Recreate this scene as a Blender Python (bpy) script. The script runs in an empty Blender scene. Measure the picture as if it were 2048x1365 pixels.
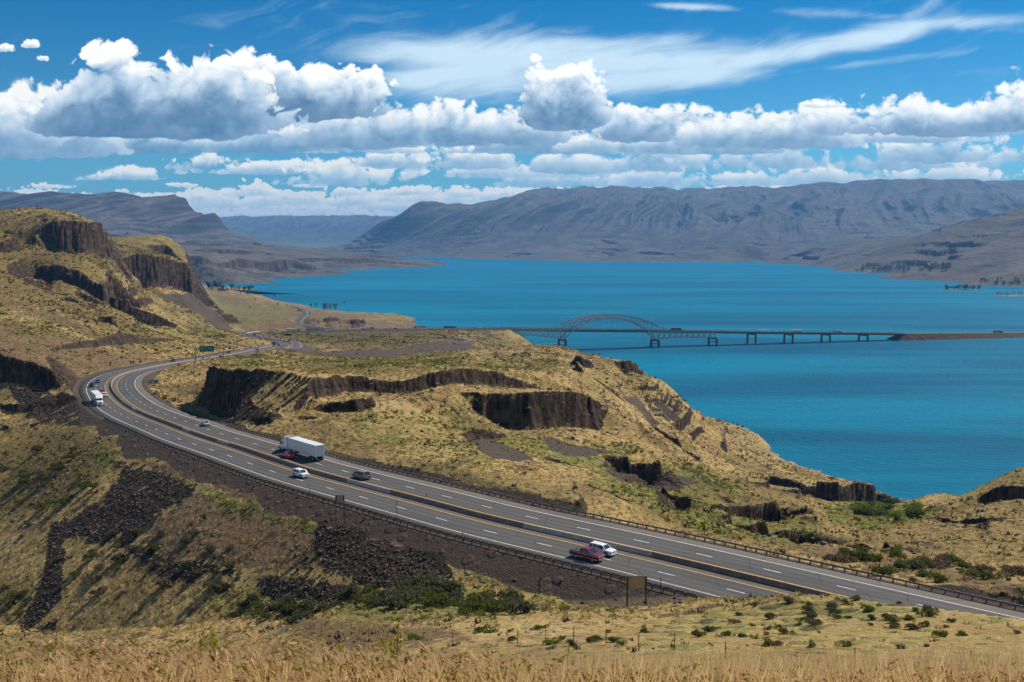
import bpy, bmesh, math, random
import numpy as np
from mathutils import Vector, Matrix
R = math.radians
SC = bpy.context.scene
COL = SC.collection
# ---------------------------------------------------------------- camera
F = 1991.0; CX, CY = 1024.0, 682.5; HZ = 480.0; H = 180.0
PT = math.atan((CY - HZ) / F)
cam_d = bpy.data.cameras.new('camera'); cam = bpy.data.objects.new('camera', cam_d); COL.objects.link(cam)
cam.location = (0, 0, H); cam.rotation_euler = (math.pi / 2 - PT, 0, 0)
cam_d.sensor_width = 36.0; cam_d.lens = 36.0 * F / 2048.0
cam_d.clip_start = 0.2; cam_d.clip_end = 200000
SC.camera = cam
SC.view_settings.view_transform = 'Standard'; SC.view_settings.look = 'None'
SC.view_settings.exposure = 0.30; SC.view_settings.gamma = 1.0
SC.cycles.volume_step_rate = 1.0; SC.cycles.max_bounces = 6; SC.cycles.volume_bounces = 0
SC.cycles.transparent_max_bounces = 16
# ---------------------------------------------------------------- sun
SUN_AZ, SUN_EL = 50.0, 47.0
sd = Vector((math.sin(R(SUN_AZ)) * math.cos(R(SUN_EL)), math.cos(R(SUN_AZ)) * math.cos(R(SUN_EL)), math.sin(R(SUN_EL))))
sun_d = bpy.data.lights.new('sun', 'SUN'); sun_d.energy = 5.0; sun_d.angle = R(0.5); sun_d.color = (1.0, 0.93, 0.80)
sun = bpy.data.objects.new('sun', sun_d); COL.objects.link(sun)
sun.rotation_euler = sd.to_track_quat('Z', 'Y').to_euler()
# ---------------------------------------------------------------- node helpers
class NT:
    def __init__(s, tree): s.t = tree; s.n = tree.nodes; s.l = tree.links; s.n.clear()
    def new(s, typ, **k):
        n = s.n.new(typ)
        for a, v in k.items(): setattr(n, a, v)
        return n
    def put(s, inp, v):
        if v is None: return
        if isinstance(v, bpy.types.NodeSocket): s.l.new(v, inp)
        elif isinstance(v, (tuple, list)) and len(v) == 3 and inp.type == 'RGBA': inp.default_value = (*v, 1)
        else: inp.default_value = v
    def m(s, op, a, b=None, c=None, clamp=False):
        n = s.new('ShaderNodeMath', operation=op, use_clamp=clamp)
        for i, v in enumerate((a, b, c)): s.put(n.inputs[i], v)
        return n.outputs[0]
    def add(s, a, b): return s.m('ADD', a, b)
    def sub(s, a, b): return s.m('SUBTRACT', a, b)
    def mul(s, a, b): return s.m('MULTIPLY', a, b)
    def ss(s, v, a, b, to0=0.0, to1=1.0):
        n = s.new('ShaderNodeMapRange', interpolation_type='SMOOTHSTEP')
        for i, x in enumerate((v, a, b, to0, to1)): s.put(n.inputs[i], x)
        return n.outputs[0]
    def vm(s, op, a, b=None):
        n = s.new('ShaderNodeVectorMath', operation=op); s.put(n.inputs[0], a); s.put(n.inputs[1], b); return n.outputs[0]
    def vec(s, x, y, z):
        n = s.new('ShaderNodeCombineXYZ'); s.put(n.inputs[0], x); s.put(n.inputs[1], y); s.put(n.inputs[2], z); return n.outputs[0]
    def xyz(s, v):
        n = s.new('ShaderNodeSeparateXYZ'); s.put(n.inputs[0], v); return n.outputs
    def noise(s, v, scale, det=4, rough=0.55, dist=0.0, dim='3D'):
        n = s.new('ShaderNodeTexNoise', noise_dimensions=dim); s.put(n.inputs['Vector'], v)
        n.inputs['Scale'].default_value = scale; n.inputs['Detail'].default_value = det
        n.inputs['Roughness'].default_value = rough; n.inputs['Distortion'].default_value = dist
        return n.outputs[0]
    def vor(s, v, scale, feat='F1', out=0, rnd=1.0, smooth=None):
        n = s.new('ShaderNodeTexVoronoi', feature=feat); s.put(n.inputs['Vector'], v); n.inputs['Scale'].default_value = scale
        n.inputs['Randomness'].default_value = rnd
        if smooth is not None: n.inputs['Smoothness'].default_value = smooth
        return n.outputs[out]
    def mix(s, f, a, b):
        n = s.new('ShaderNodeMix', data_type='RGBA'); s.put(n.inputs[0], f); s.put(n.inputs[6], a); s.put(n.inputs[7], b); return n.outputs[2]
    def attr(s, name):
        return s.new('ShaderNodeAttribute', attribute_name=name).outputs['Fac']
    def bump(s, h, st=0.5, d=0.1, nrm=None):
        n = s.new('ShaderNodeBump'); n.inputs['Strength'].default_value = st; n.inputs['Distance'].default_value = d
        s.put(n.inputs['Height'], h); s.put(n.inputs['Normal'], nrm); return n.outputs[0]
def material(name, build):
    m = bpy.data.materials.new(name); m.use_nodes = True; t = NT(m.node_tree)
    out = t.new('ShaderNodeOutputMaterial'); b = t.new('ShaderNodeBsdfPrincipled'); t.l.new(b.outputs[0], out.inputs[0])
    build(t, b, out); return m
_mc = {}
def paint(name, col, rough=0.6, metal=0.0, var=0.12, scale=3.0, spec=0.5, coat=0.0):
    if name in _mc: return _mc[name]
    def bld(t, b, o):
        p = t.new('ShaderNodeTexCoord').outputs['Object']
        n = t.noise(p, scale, 5, 0.6)
        lo = tuple(c * (1 - var) for c in col); hi = tuple(min(1, c * (1 + var)) for c in col)
        t.put(b.inputs['Base Color'], t.mix(t.ss(n, 0.3, 0.7), lo, hi))
        t.put(b.inputs['Roughness'], t.add(t.mul(n, 0.15), rough - 0.07)); b.inputs['Metallic'].default_value = metal
        b.inputs['Specular IOR Level'].default_value = spec; b.inputs['Coat Weight'].default_value = coat
    _mc[name] = material(name, bld); return _mc[name]
# ---------------------------------------------------------------- projection helpers
def slope(py):
    y = (CY - np.asarray(py, float)) / F
    return (math.sin(PT) - y * math.cos(PT)) / (math.cos(PT) + y * math.sin(PT))
def upx(px, py):
    y = (CY - np.asarray(py, float)) / F
    return ((np.asarray(px, float) - CX) / F) / (math.cos(PT) + y * math.sin(PT))
def at(px, py, Y): return (float(upx(px, py)) * Y, float(Y), H - float(slope(py)) * Y)
def atz(px, py, z): return at(px, py, (H - z) / float(slope(py)))
def topix(X, Y, Z):
    dz = Z - H; cz = Y * math.cos(PT) - dz * math.sin(PT); cy = dz * math.cos(PT) + Y * math.sin(PT)
    return CX + F * X / cz, CY - F * cy / cz
# ---------------------------------------------------------------- numpy noise
def _h(ix, iy, s):
    h = (ix.astype(np.int64) * 374761393 + iy.astype(np.int64) * 668265263 + s * 1442695041) & 0xffffffff
    h = ((h ^ (h >> 13)) * 1274126177) & 0xffffffff
    return ((h ^ (h >> 16)) & 0xffff).astype(np.float32) * np.float32(2 * math.pi / 65536)
_GC = {}
def _gt(seed):
    if seed not in _GC:
        a = np.random.default_rng(seed + 77).random((256, 256)).astype(np.float32) * 2 * math.pi
        _GC[seed] = (np.cos(a), np.sin(a))
    return _GC[seed]
def perlin(x, y, seed=0):
    x = np.asarray(x, np.float64); y = np.asarray(y, np.float64)
    xf = np.floor(x); yf = np.floor(y); fx = (x - xf).astype(np.float32); fy = (y - yf).astype(np.float32)
    ix = xf.astype(np.int64) & 255; iy = yf.astype(np.int64) & 255; ix1 = (ix + 1) & 255; iy1 = (iy + 1) & 255
    gx, gy = _gt(seed)
    ux = fx * fx * fx * (fx * (fx * 6 - 15) + 10); uy = fy * fy * fy * (fy * (fy * 6 - 15) + 10)
    a = gx[ix, iy] * fx + gy[ix, iy] * fy; b = gx[ix1, iy] * (fx - 1) + gy[ix1, iy] * fy
    c = gx[ix, iy1] * fx + gy[ix, iy1] * (fy - 1); d = gx[ix1, iy1] * (fx - 1) + gy[ix1, iy1] * (fy - 1)
    ab = a + ux * (b - a); cd = c + ux * (d - c)
    return (ab + uy * (cd - ab)) * np.float32(1.41)
def fbm(x, y, oct=5, seed=0, gain=0.5, billow=False, ridge=False):
    t = 0; a = 1.0; s = 0; f = 1.0
    for o in range(oct):
        n = perlin(x * f + 17.3 * o, y * f - 9.1 * o, seed + o)
        if billow: n = np.abs(n) * 2 - 0.55
        if ridge: n = 1 - 2 * np.abs(n)
        t = t + n * a; s += a; a *= gain; f *= 2.03
    return t / s
def sst(v, a, b):
    t = np.clip((v - a) / (b - a), 0, 1); return t * t * (3 - 2 * t)
# ---------------------------------------------------------------- cloud layers of the sky, computed from noise (no files)
CW, CH = 2560, 640; CAZ, CEL = 0.60, 0.30            # azimuth +-0.60 rad, elevation 0..0.30 rad
def make_clouds():
    az = (np.arange(CW) + .5) / CW * 2 * CAZ - CAZ; el = (np.arange(CH) + .5) / CH * CEL
    A_, E_ = np.meshgrid(az, el)
    d = (np.sin(A_) * np.cos(E_), np.cos(A_) * np.cos(E_), np.sin(E_))
    X, Y = topix(d[0] * 1e6, d[1] * 1e6, H + d[2] * 1e6)      # coordinates in photograph pixels
    U = Y.astype(np.float32); X = X.astype(np.float32)
    col = np.zeros((CH, CW, 3), np.float32); alp = np.zeros((CH, CW), np.float32)
    def over(c, a):
        nonlocal col, alp
        col = c * a[..., None] + col * (1 - a[..., None]); alp = a + alp * (1 - a)
    # cirrus veil
    g = np.zeros_like(X)
    for (px, py, rx, ry, sl, w) in [(1120, 120, 420, 50, 0.02, 1.0), (930, 150, 170, 55, -.05, .95), (1330, 155, 230, 34, -.08, 1.0),
              (1200, 90, 300, 24, .03, .6), (1580, 108, 330, 26, -.20, .95), (1890, 48, 190, 16, -.06, .75), (1840, 20, 60, 26, -.7, .5), (1385, 14, 100, 8, .05, .7), (1700, 30, 200, 10, .05, .35), (780, 105, 150, 30, 0, .4), (1700, 130, 250, 9, -.12, .4)]:
        dx = (X - px) / rx; dy = (U - (py + (X - px) * sl)) / ry
        g = np.maximum(g, w * np.exp(-(dx ** 4) * .9 - dy * dy * 1.0))
    wp = fbm(X / 260, U / 120, 3, 40); 
    st = fbm((X + U * 2.4) / 260 + wp * .5, (U + X * .16) / 60 + wp * .9, 8, 50, .60)
    st2 = fbm(X / 90 + wp, U / 60, 5, 60, .55)
    a = np.clip(sst(g + st * .62 + st2 * .20, .08, 1.05), 0, 1) * .90
    over(np.array([.80, .885, .93], np.float32) ** 2.2 + np.zeros_like(col), a)
    # cumulus (px, base py, half width, height, noise scale, grey, softness)
    L = [
     (0, 437, 900, 30, 24, .15, .4), (1200, 428, 900, 44, 26, .25, .5), (1500, 405, 800, 30, 26, .3, .5), (60, 412, 170, 34, 24, .15, .4), (90, 374, 80, 12, 18, .15, .4), (470, 420, 230, 34, 26, .2, .4), (720, 420, 260, 44, 28, .25, .5), (860, 402, 140, 34, 26, .25, .4),
     (170, 404, 230, 30, 22, .2, .4), (430, 412, 170, 36, 24, .25, .4), (640, 408, 200, 34, 24, .25, .4), (560, 436, 300, 26, 20, .2, .4), (330, 398, 130, 18, 18, .2, .4), (70, 392, 100, 16, 18, .2, .4), (760, 388, 140, 24, 22, .25, .4),
     (240, 384, 26, 9, 14, .1, .3), (362, 371, 46, 10, 14, .1, .3), (500, 390, 64, 34, 26, .2, .4), (620, 372, 42, 9, 14, .1, .3), (1020, 392, 160, 26, 24, .25, .5), (1600, 392, 600, 46, 32, .3, .6), (1960, 362, 220, 56, 40, .4, .6), (1160, 398, 260, 30, 24, .3, .5),
     (240, 357, 120, 36, 36, .4, .5), (500, 345, 170, 42, 40, .5, .6), (720, 365, 215, 66, 44, .5, .6), (1150, 368, 260, 60, 44, .6, .7), (1440, 366, 280, 64, 46, .6, .8), (1740, 362, 330, 66, 46, .6, .8), (1050, 350, 260, 50, 44, .5, .8),
     (55, 312, 190, 40, 40, .5, .6), (385, 335, 75, 48, 40, .9, .7),
     (900, 330, 190, 64, 55, .7, .8), (1270, 338, 330, 78, 60, .9, .9), (1650, 330, 420, 84, 62, .9, .9), (1980, 315, 330, 84, 60, .9, .9), (1090, 300, 230, 58, 50, .6, .7), (760, 305, 230, 30, 44, .7, .8), (1380, 300, 300, 60, 54, .6, .9), (1700, 280, 300, 50, 54, .5, .9),
     (400, 298, 420, 60, 55, 1.0, .8), (70, 300, 200, 150, 70, .65, .6), (-60, 285, 200, 130, 70, .7, .6), (720, 285, 185, 96, 62, .85, .6), (985, 280, 165, 96, 56, .75, .5),
     (1310, 272, 160, 90, 56, .7, .6), (1540, 285, 210, 96, 58, .55, .7), (1860, 262, 260, 84, 62, .65, .7), (2050, 250, 210, 104, 62, .5, .6),
     (1130, 240, 96, 138, 50, .7, .25), (1650, 212, 60, 16, 30, .1, 1.2), (690, 200, 88, 100, 52, .75, .35), (540, 225, 270, 130, 74, 1.1, .4), (330, 250, 300, 176, 82, 1.15, .4), (62, 92, 20, 20, 20, .15, 1.0), (10, 100, 24, 16, 20, .15, 1.0), (85, 118, 14, 8, 14, .1, 1.2)]
    W1 = fbm(X / 60, U / 60, 3, 70); W2 = fbm(X / 60, U / 60, 3, 80)
    for i, (px, py, rx, hh, ns, grey, soft) in enumerate(L):
        x0, x1 = px - rx * 1.25, px + rx * 1.25; y0, y1 = py - hh * 1.7, py + hh * .6 + 6
        m = (X > x0) & (X < x1) & (U > y0) & (U < y1)
        rr = np.where(m.any(1))[0]; cc = np.where(m.any(0))[0]
        if not len(rr) or not len(cc): continue
        sl = (slice(rr[0], rr[-1] + 1), slice(cc[0], cc[-1] + 1))
        x = X[sl]; y = U[sl]
        nx = (x + W1[sl] * ns * .3) / ns; ny = (y + W2[sl] * ns * .3) / ns * 1.2
        bl = fbm(nx, ny, 5, 100 + i % 7, .50, billow=True); fr = fbm(nx * 2, ny * 2, 5, 120 + i % 5, .6)
        env = perlin(x / (rx * .55) + i * 3.7, y * 0 + i * 1.3, 5)          # uneven heights along the cloud
        s = (x - px) / rx; v = (py - y)
        h2 = hh * (.86 + .26 * env)
        up = v / h2; dn = -v / max(5.0, hh * .16)
        f = 1 - np.abs(s) ** 3 - np.where(v > 0, up * np.abs(up), dn * dn)
        f = f + bl * (.70 if soft > .26 else .5) + fr * .27 * (1 + soft)
        if py > 300: f = f - (.40 if py < 395 else .26) - .80 * perlin(x / (ns * 2.6) + i * 5.1, y / (ns * 1.1), 9)
        elif soft > .3: f = f - .05 - .45 * perlin(x / (ns * 2.2) + i * 5.1, y / (ns * 1.3), 9)
        al = sst(f, .02, .16 + .5 * soft * .6)
        if soft < .5: al = sst(f, .0, .20)
        # light: optical depth towards the sun (up and right in the sky)
        th = np.clip(f, 0, 1.4)
        od = np.zeros_like(th); k = max(1.0, ns * .10)
        px_per = CW / (2 * CAZ * F)
        for j in range(1, 9):
            dxp = int(round(.45 * k * j * px_per)); dyp = int(round(.85 * k * j * px_per))
            sh = np.zeros_like(th)
            hY, wX = th.shape
            if dyp < hY and dxp < wX:
                sh[:hY - dyp, :wX - dxp] = th[dyp:, dxp:]
            od += sh * (1 + .12 * j)
        lit = np.exp(-od * (.085 + .085 * min(1, grey)))
        topness = np.clip(up, 0, 1)
        relief = np.clip(bl * .5 + fr * .25, -.5, .5)
        b = .85 * lit ** .8 + .34 * topness ** 1.5 + relief * (.55 + .6 * topness) + (.30 - .36 * min(1, grey))
        b = b * (1 - (.45 if grey > .25 else .2) * (1 - sst(up, -.05, .42)))
        b = np.clip(b, 0, 1.0)
        farf = float(np.clip((py - 230) / 190., 0, 1))
        dark = np.array([.27, .385, .51]) * (1 - farf) + np.array([.52, .72, .83]) * farf
        mid = np.array([.66, .745, .82]) * (1 - farf) + np.array([.76, .84, .86]) * farf
        lite = np.array([1.0, .995, .975]) * (1 - farf) + np.array([.99, .965, .90]) * farf
        q = b[..., None]
        c = np.where(q < .5, dark + (mid - dark) * (q / .5), mid + (lite - mid) * ((q - .5) / .5)) ** 2.2
        A2 = np.zeros_like(alp); A2[sl] = al * (.97 - .12 * farf); C2 = np.zeros_like(col); C2[sl] = c
        over(C2, A2)
    return np.concatenate([col / np.maximum(alp, 1e-4)[..., None], alp[..., None]], 2)
# ---------------------------------------------------------------- world: Nishita sky, clouds mixed over it
W = bpy.data.worlds.new('World'); SC.world = W; W.use_nodes = True
def build_world():
    t = NT(W.node_tree)
    out = t.new('ShaderNodeOutputWorld'); bg = t.new('ShaderNodeBackground'); t.l.new(bg.outputs[0], out.inputs[0])
    sky = t.new('ShaderNodeTexSky', sky_type='NISHITA', sun_disc=False)
    sky.sun_elevation = R(SUN_EL); sky.sun_rotation = R(SUN_AZ); sky.altitude = 300; sky.air_density = 1.0; sky.dust_density = 0.4; sky.ozone_density = 3.0
    bg.inputs[1].default_value = 0.08
    x, y, z = t.xyz(t.new('ShaderNodeTexCoord').outputs['Generated'])
    az = t.m('ARCTAN2', x, y); el = t.m('ARCSINE', z)
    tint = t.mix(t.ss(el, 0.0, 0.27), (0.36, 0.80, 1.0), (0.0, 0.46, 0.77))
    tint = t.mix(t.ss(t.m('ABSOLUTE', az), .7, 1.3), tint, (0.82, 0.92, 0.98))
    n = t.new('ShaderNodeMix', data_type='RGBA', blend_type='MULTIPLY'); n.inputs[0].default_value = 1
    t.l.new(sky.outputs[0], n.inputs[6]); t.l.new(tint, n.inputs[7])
    c = make_clouds().astype(np.float32); c[..., :3] = np.clip(c[..., :3], 0, 1)
    im = bpy.data.images.new('cloud_layers', CW, CH, alpha=True, float_buffer=True); im.alpha_mode = 'CHANNEL_PACKED'
    im.colorspace_settings.name = 'Non-Color'; im.pixels.foreach_set(c.ravel()); im.update(); im.pack()
    tx = t.new('ShaderNodeTexImage', image=im, extension='MIRROR', interpolation='Linear')
    t.put(tx.inputs[0], t.vec(t.add(t.mul(az, 0.5 / CAZ), 0.5), t.mul(t.m('MAXIMUM', el, 0.001), 1 / CEL), 0.0))
    a = t.mul(tx.outputs['Alpha'], t.ss(el, CEL, CEL * 0.97))
    cs = t.vm('SCALE', tx.outputs['Color']); cs.node.inputs['Scale'].default_value = 12.8
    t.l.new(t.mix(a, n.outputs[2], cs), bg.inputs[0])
    W.cycles.sampling_method = 'MANUAL'; W.cycles.sample_map_resolution = 1024
build_world()
# ---------------------------------------------------------------- object helpers
def link(name, me, parent=None, mats=()):
    o = bpy.data.objects.new(name, me); COL.objects.link(o); o.parent = parent
    for m in mats: me.materials.append(m)
    return o
def tag(o, label=None, cat=None, group=None, kind=None):
    if label: o['label'] = label
    if cat: o['category'] = cat
    if group: o['group'] = group
    if kind: o['kind'] = kind
    return o
def empty(name, loc=(0, 0, 0), rz=0.0):
    o = bpy.data.objects.new(name, None); COL.objects.link(o); o.location = loc; o.rotation_euler = (0, 0, rz); o.empty_display_size = .5; return o
def npmesh(name, V, Fq, smooth=False):
    me = bpy.data.meshes.new(name); V = np.asarray(V, np.float32); Fq = np.asarray(Fq, np.int32)
    n, k = Fq.shape
    me.vertices.add(len(V)); me.vertices.foreach_set('co', V.ravel())
    me.loops.add(n * k); me.loops.foreach_set('vertex_index', Fq.ravel())
    me.polygons.add(n); me.polygons.foreach_set('loop_start', np.arange(0, n * k, k, dtype=np.int32))
    me.polygons.foreach_set('loop_total', np.full(n, k, np.int32))
    if smooth: me.polygons.foreach_set('use_smooth', np.ones(n, bool))
    me.update(calc_edges=True); return me
def gridfaces(r, c):
    i = np.arange((r - 1) * (c - 1)); a = (i // (c - 1)) * c + i % (c - 1)
    return np.stack([a, a + 1, a + c + 1, a + c], 1)
# ---------------------------------------------------------------- highway alignment (median line), world metres
def spl(P, step):
    P = np.array(P, float); out = []
    Q = np.vstack([2 * P[0] - P[1], P, 2 * P[-1] - P[-2]])
    for i in range(1, len(Q) - 2):
        n = max(2, int(np.linalg.norm(Q[i + 1] - Q[i]) / step) + 1)
        # centripetal-like Catmull-Rom
        t = np.linspace(0, 1, n, endpoint=False)[:, None]
        p0, p1, p2, p3 = Q[i - 1], Q[i], Q[i + 1], Q[i + 2]
        out.append(.5 * (2 * p1 + (p2 - p0) * t + (2 * p0 - 5 * p1 + 4 * p2 - p3) * t * t + (3 * p1 - p0 - 3 * p2 + p3) * t ** 3))
    out.append(Q[-2][None]); A = np.vstack(out)
    for _ in range(6):
        A[1:-1] = .25 * A[:-2] + .5 * A[1:-1] + .25 * A[2:]
    d = np.concatenate([[0], np.cumsum(np.linalg.norm(np.diff(A, axis=0), axis=1))])
    s = np.arange(0, d[-1], step)
    return np.stack([np.interp(s, d, A[:, k]) for k in range(3)], 1)
BR0, BR1 = np.array([-17., 1611.]), np.array([629., 1774.])          # bridge axis
BRD = (BR1 - BR0) / np.linalg.norm(BR1 - BR0)
def brp(X): return BR0[1] + (X - BR0[0]) * (BR1[1] - BR0[1]) / (BR1[0] - BR0[0])
ROADC = [(1680, 1203, 128.0), (1300, 1112, 128.0), (1000, 1044, 128.0), (850, 1005, 127.8), (640, 950, 127.0), (560, 925, 126.6), (480, 898, 126), (400, 873, 124.8), (340, 850, 123.2),
         (290, 831, 121.6), (255, 813, 119.8), (232, 793, 118.2), (222, 775, 117), (228, 760, 115.6), (250, 748, 113), (290, 738, 109), (350, 727, 103.5), (392, 720.5, 100), (454, 711, 92.5),
         (510, 700, 85.5), (544, 693, 81.5)]
_rp = [atz(*p) for p in ROADC]
_d = Vector(_rp[0]) - Vector(_rp[1]); _d.normalize()
_rp = [tuple(Vector(_rp[0]) + _d * 60), tuple(Vector(_rp[0]) + _d * 25)] + _rp
_rp += [(-212, 935, 78), (-238, 1060, 70), (-282, 1180, 61), (-330, 1290, 54), (-368, 1385, 48), (-388, 1455, 43.5), (-385, 1505, 41), (-340, 1535, 40), (-270, 1552, 40.2), (-150, brp(-150) + 2, 39.8), (-60, brp(-60), 38.4), (-17, brp(-17), 37.2)]
ROAD = spl(_rp, 2.0)
def frame(P):
    T = np.gradient(P[:, :2], axis=0); T /= np.linalg.norm(T, axis=1)[:, None]
    return T, np.stack([T[:, 1], -T[:, 0]], 1)        # right-hand normal of travel direction
RT, RN = frame(ROAD)
# travel direction along ROAD = away (near right -> bend -> bridge); right normal = lake side (far carriageway)
def nearest(X, Y, P, chunk=200000):
    """signed offset (right positive) and index of closest sample"""
    X = X.ravel(); Y = Y.ravel(); out_d = np.empty(len(X), np.float32); out_i = np.empty(len(X), np.int32)
    T, N = frame(P)
    Q = P[:, :2].astype(np.float32)
    for a in range(0, len(X), chunk):
        x = X[a:a + chunk].astype(np.float32); y = Y[a:a + chunk].astype(np.float32)
        bi = np.zeros(len(x), np.int32); bd = np.full(len(x), 1e12, np.float32)
        for k in range(0, len(Q), 6):
            d = (x - Q[k, 0]) ** 2 + (y - Q[k, 1]) ** 2; m = d < bd; bd[m] = d[m]; bi[m] = k
        for dk in (-4, -3, -2, -1, 1, 2, 3, 4):
            kk = np.clip(bi + dk, 0, len(Q) - 1); d = (x - Q[kk, 0]) ** 2 + (y - Q[kk, 1]) ** 2
            m = d < bd; bd[m] = d[m]; bi[m] = kk[m]
        rx = x - Q[bi, 0]; ry = y - Q[bi, 1]
        lat = rx * N[bi, 0] + ry * N[bi, 1]
        out_d[a:a + chunk] = np.where(lat >= 0, 1, -1) * np.sqrt(bd); out_i[a:a + chunk] = bi
    return out_d, out_i
# secondary roads: (points, half width)
RAMP = spl([at(905, 676, 1375), at(938, 681, 1330), at(905, 686.5, 1270), at(800, 690, 1210), at(700, 692, 1150), at(620, 697, 1020), at(560, 704, 905), at(520, 710, 830)], 3.0)
RAMP[:, 2] = np.interp(np.arange(len(RAMP)), [0, len(RAMP) * .2, len(RAMP) * .6, len(RAMP) - 1], [45, 47.5, 58, 84])
RAMP2 = spl([at(905, 676, 1375), at(820, 674.5, 1400), at(740, 676, 1390), at(690, 677, 1370)], 3.0); RAMP2[:, 2] = np.linspace(45, 46, len(RAMP2))
LOCAL = spl([(-300, 1640, 36), at(600, 640, 1790), at(612, 625, 2120), at(603, 614.5, 2400), at(585, 611, 2520)], 4.0)
LOCAL[:, 2] = np.linspace(34, 12, len(LOCAL))
PARK = spl([at(500, 684, 1150), (-372, 1385 , 46), at(600, 655, 1600), at(600, 640, 1790)], 4.0)
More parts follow.
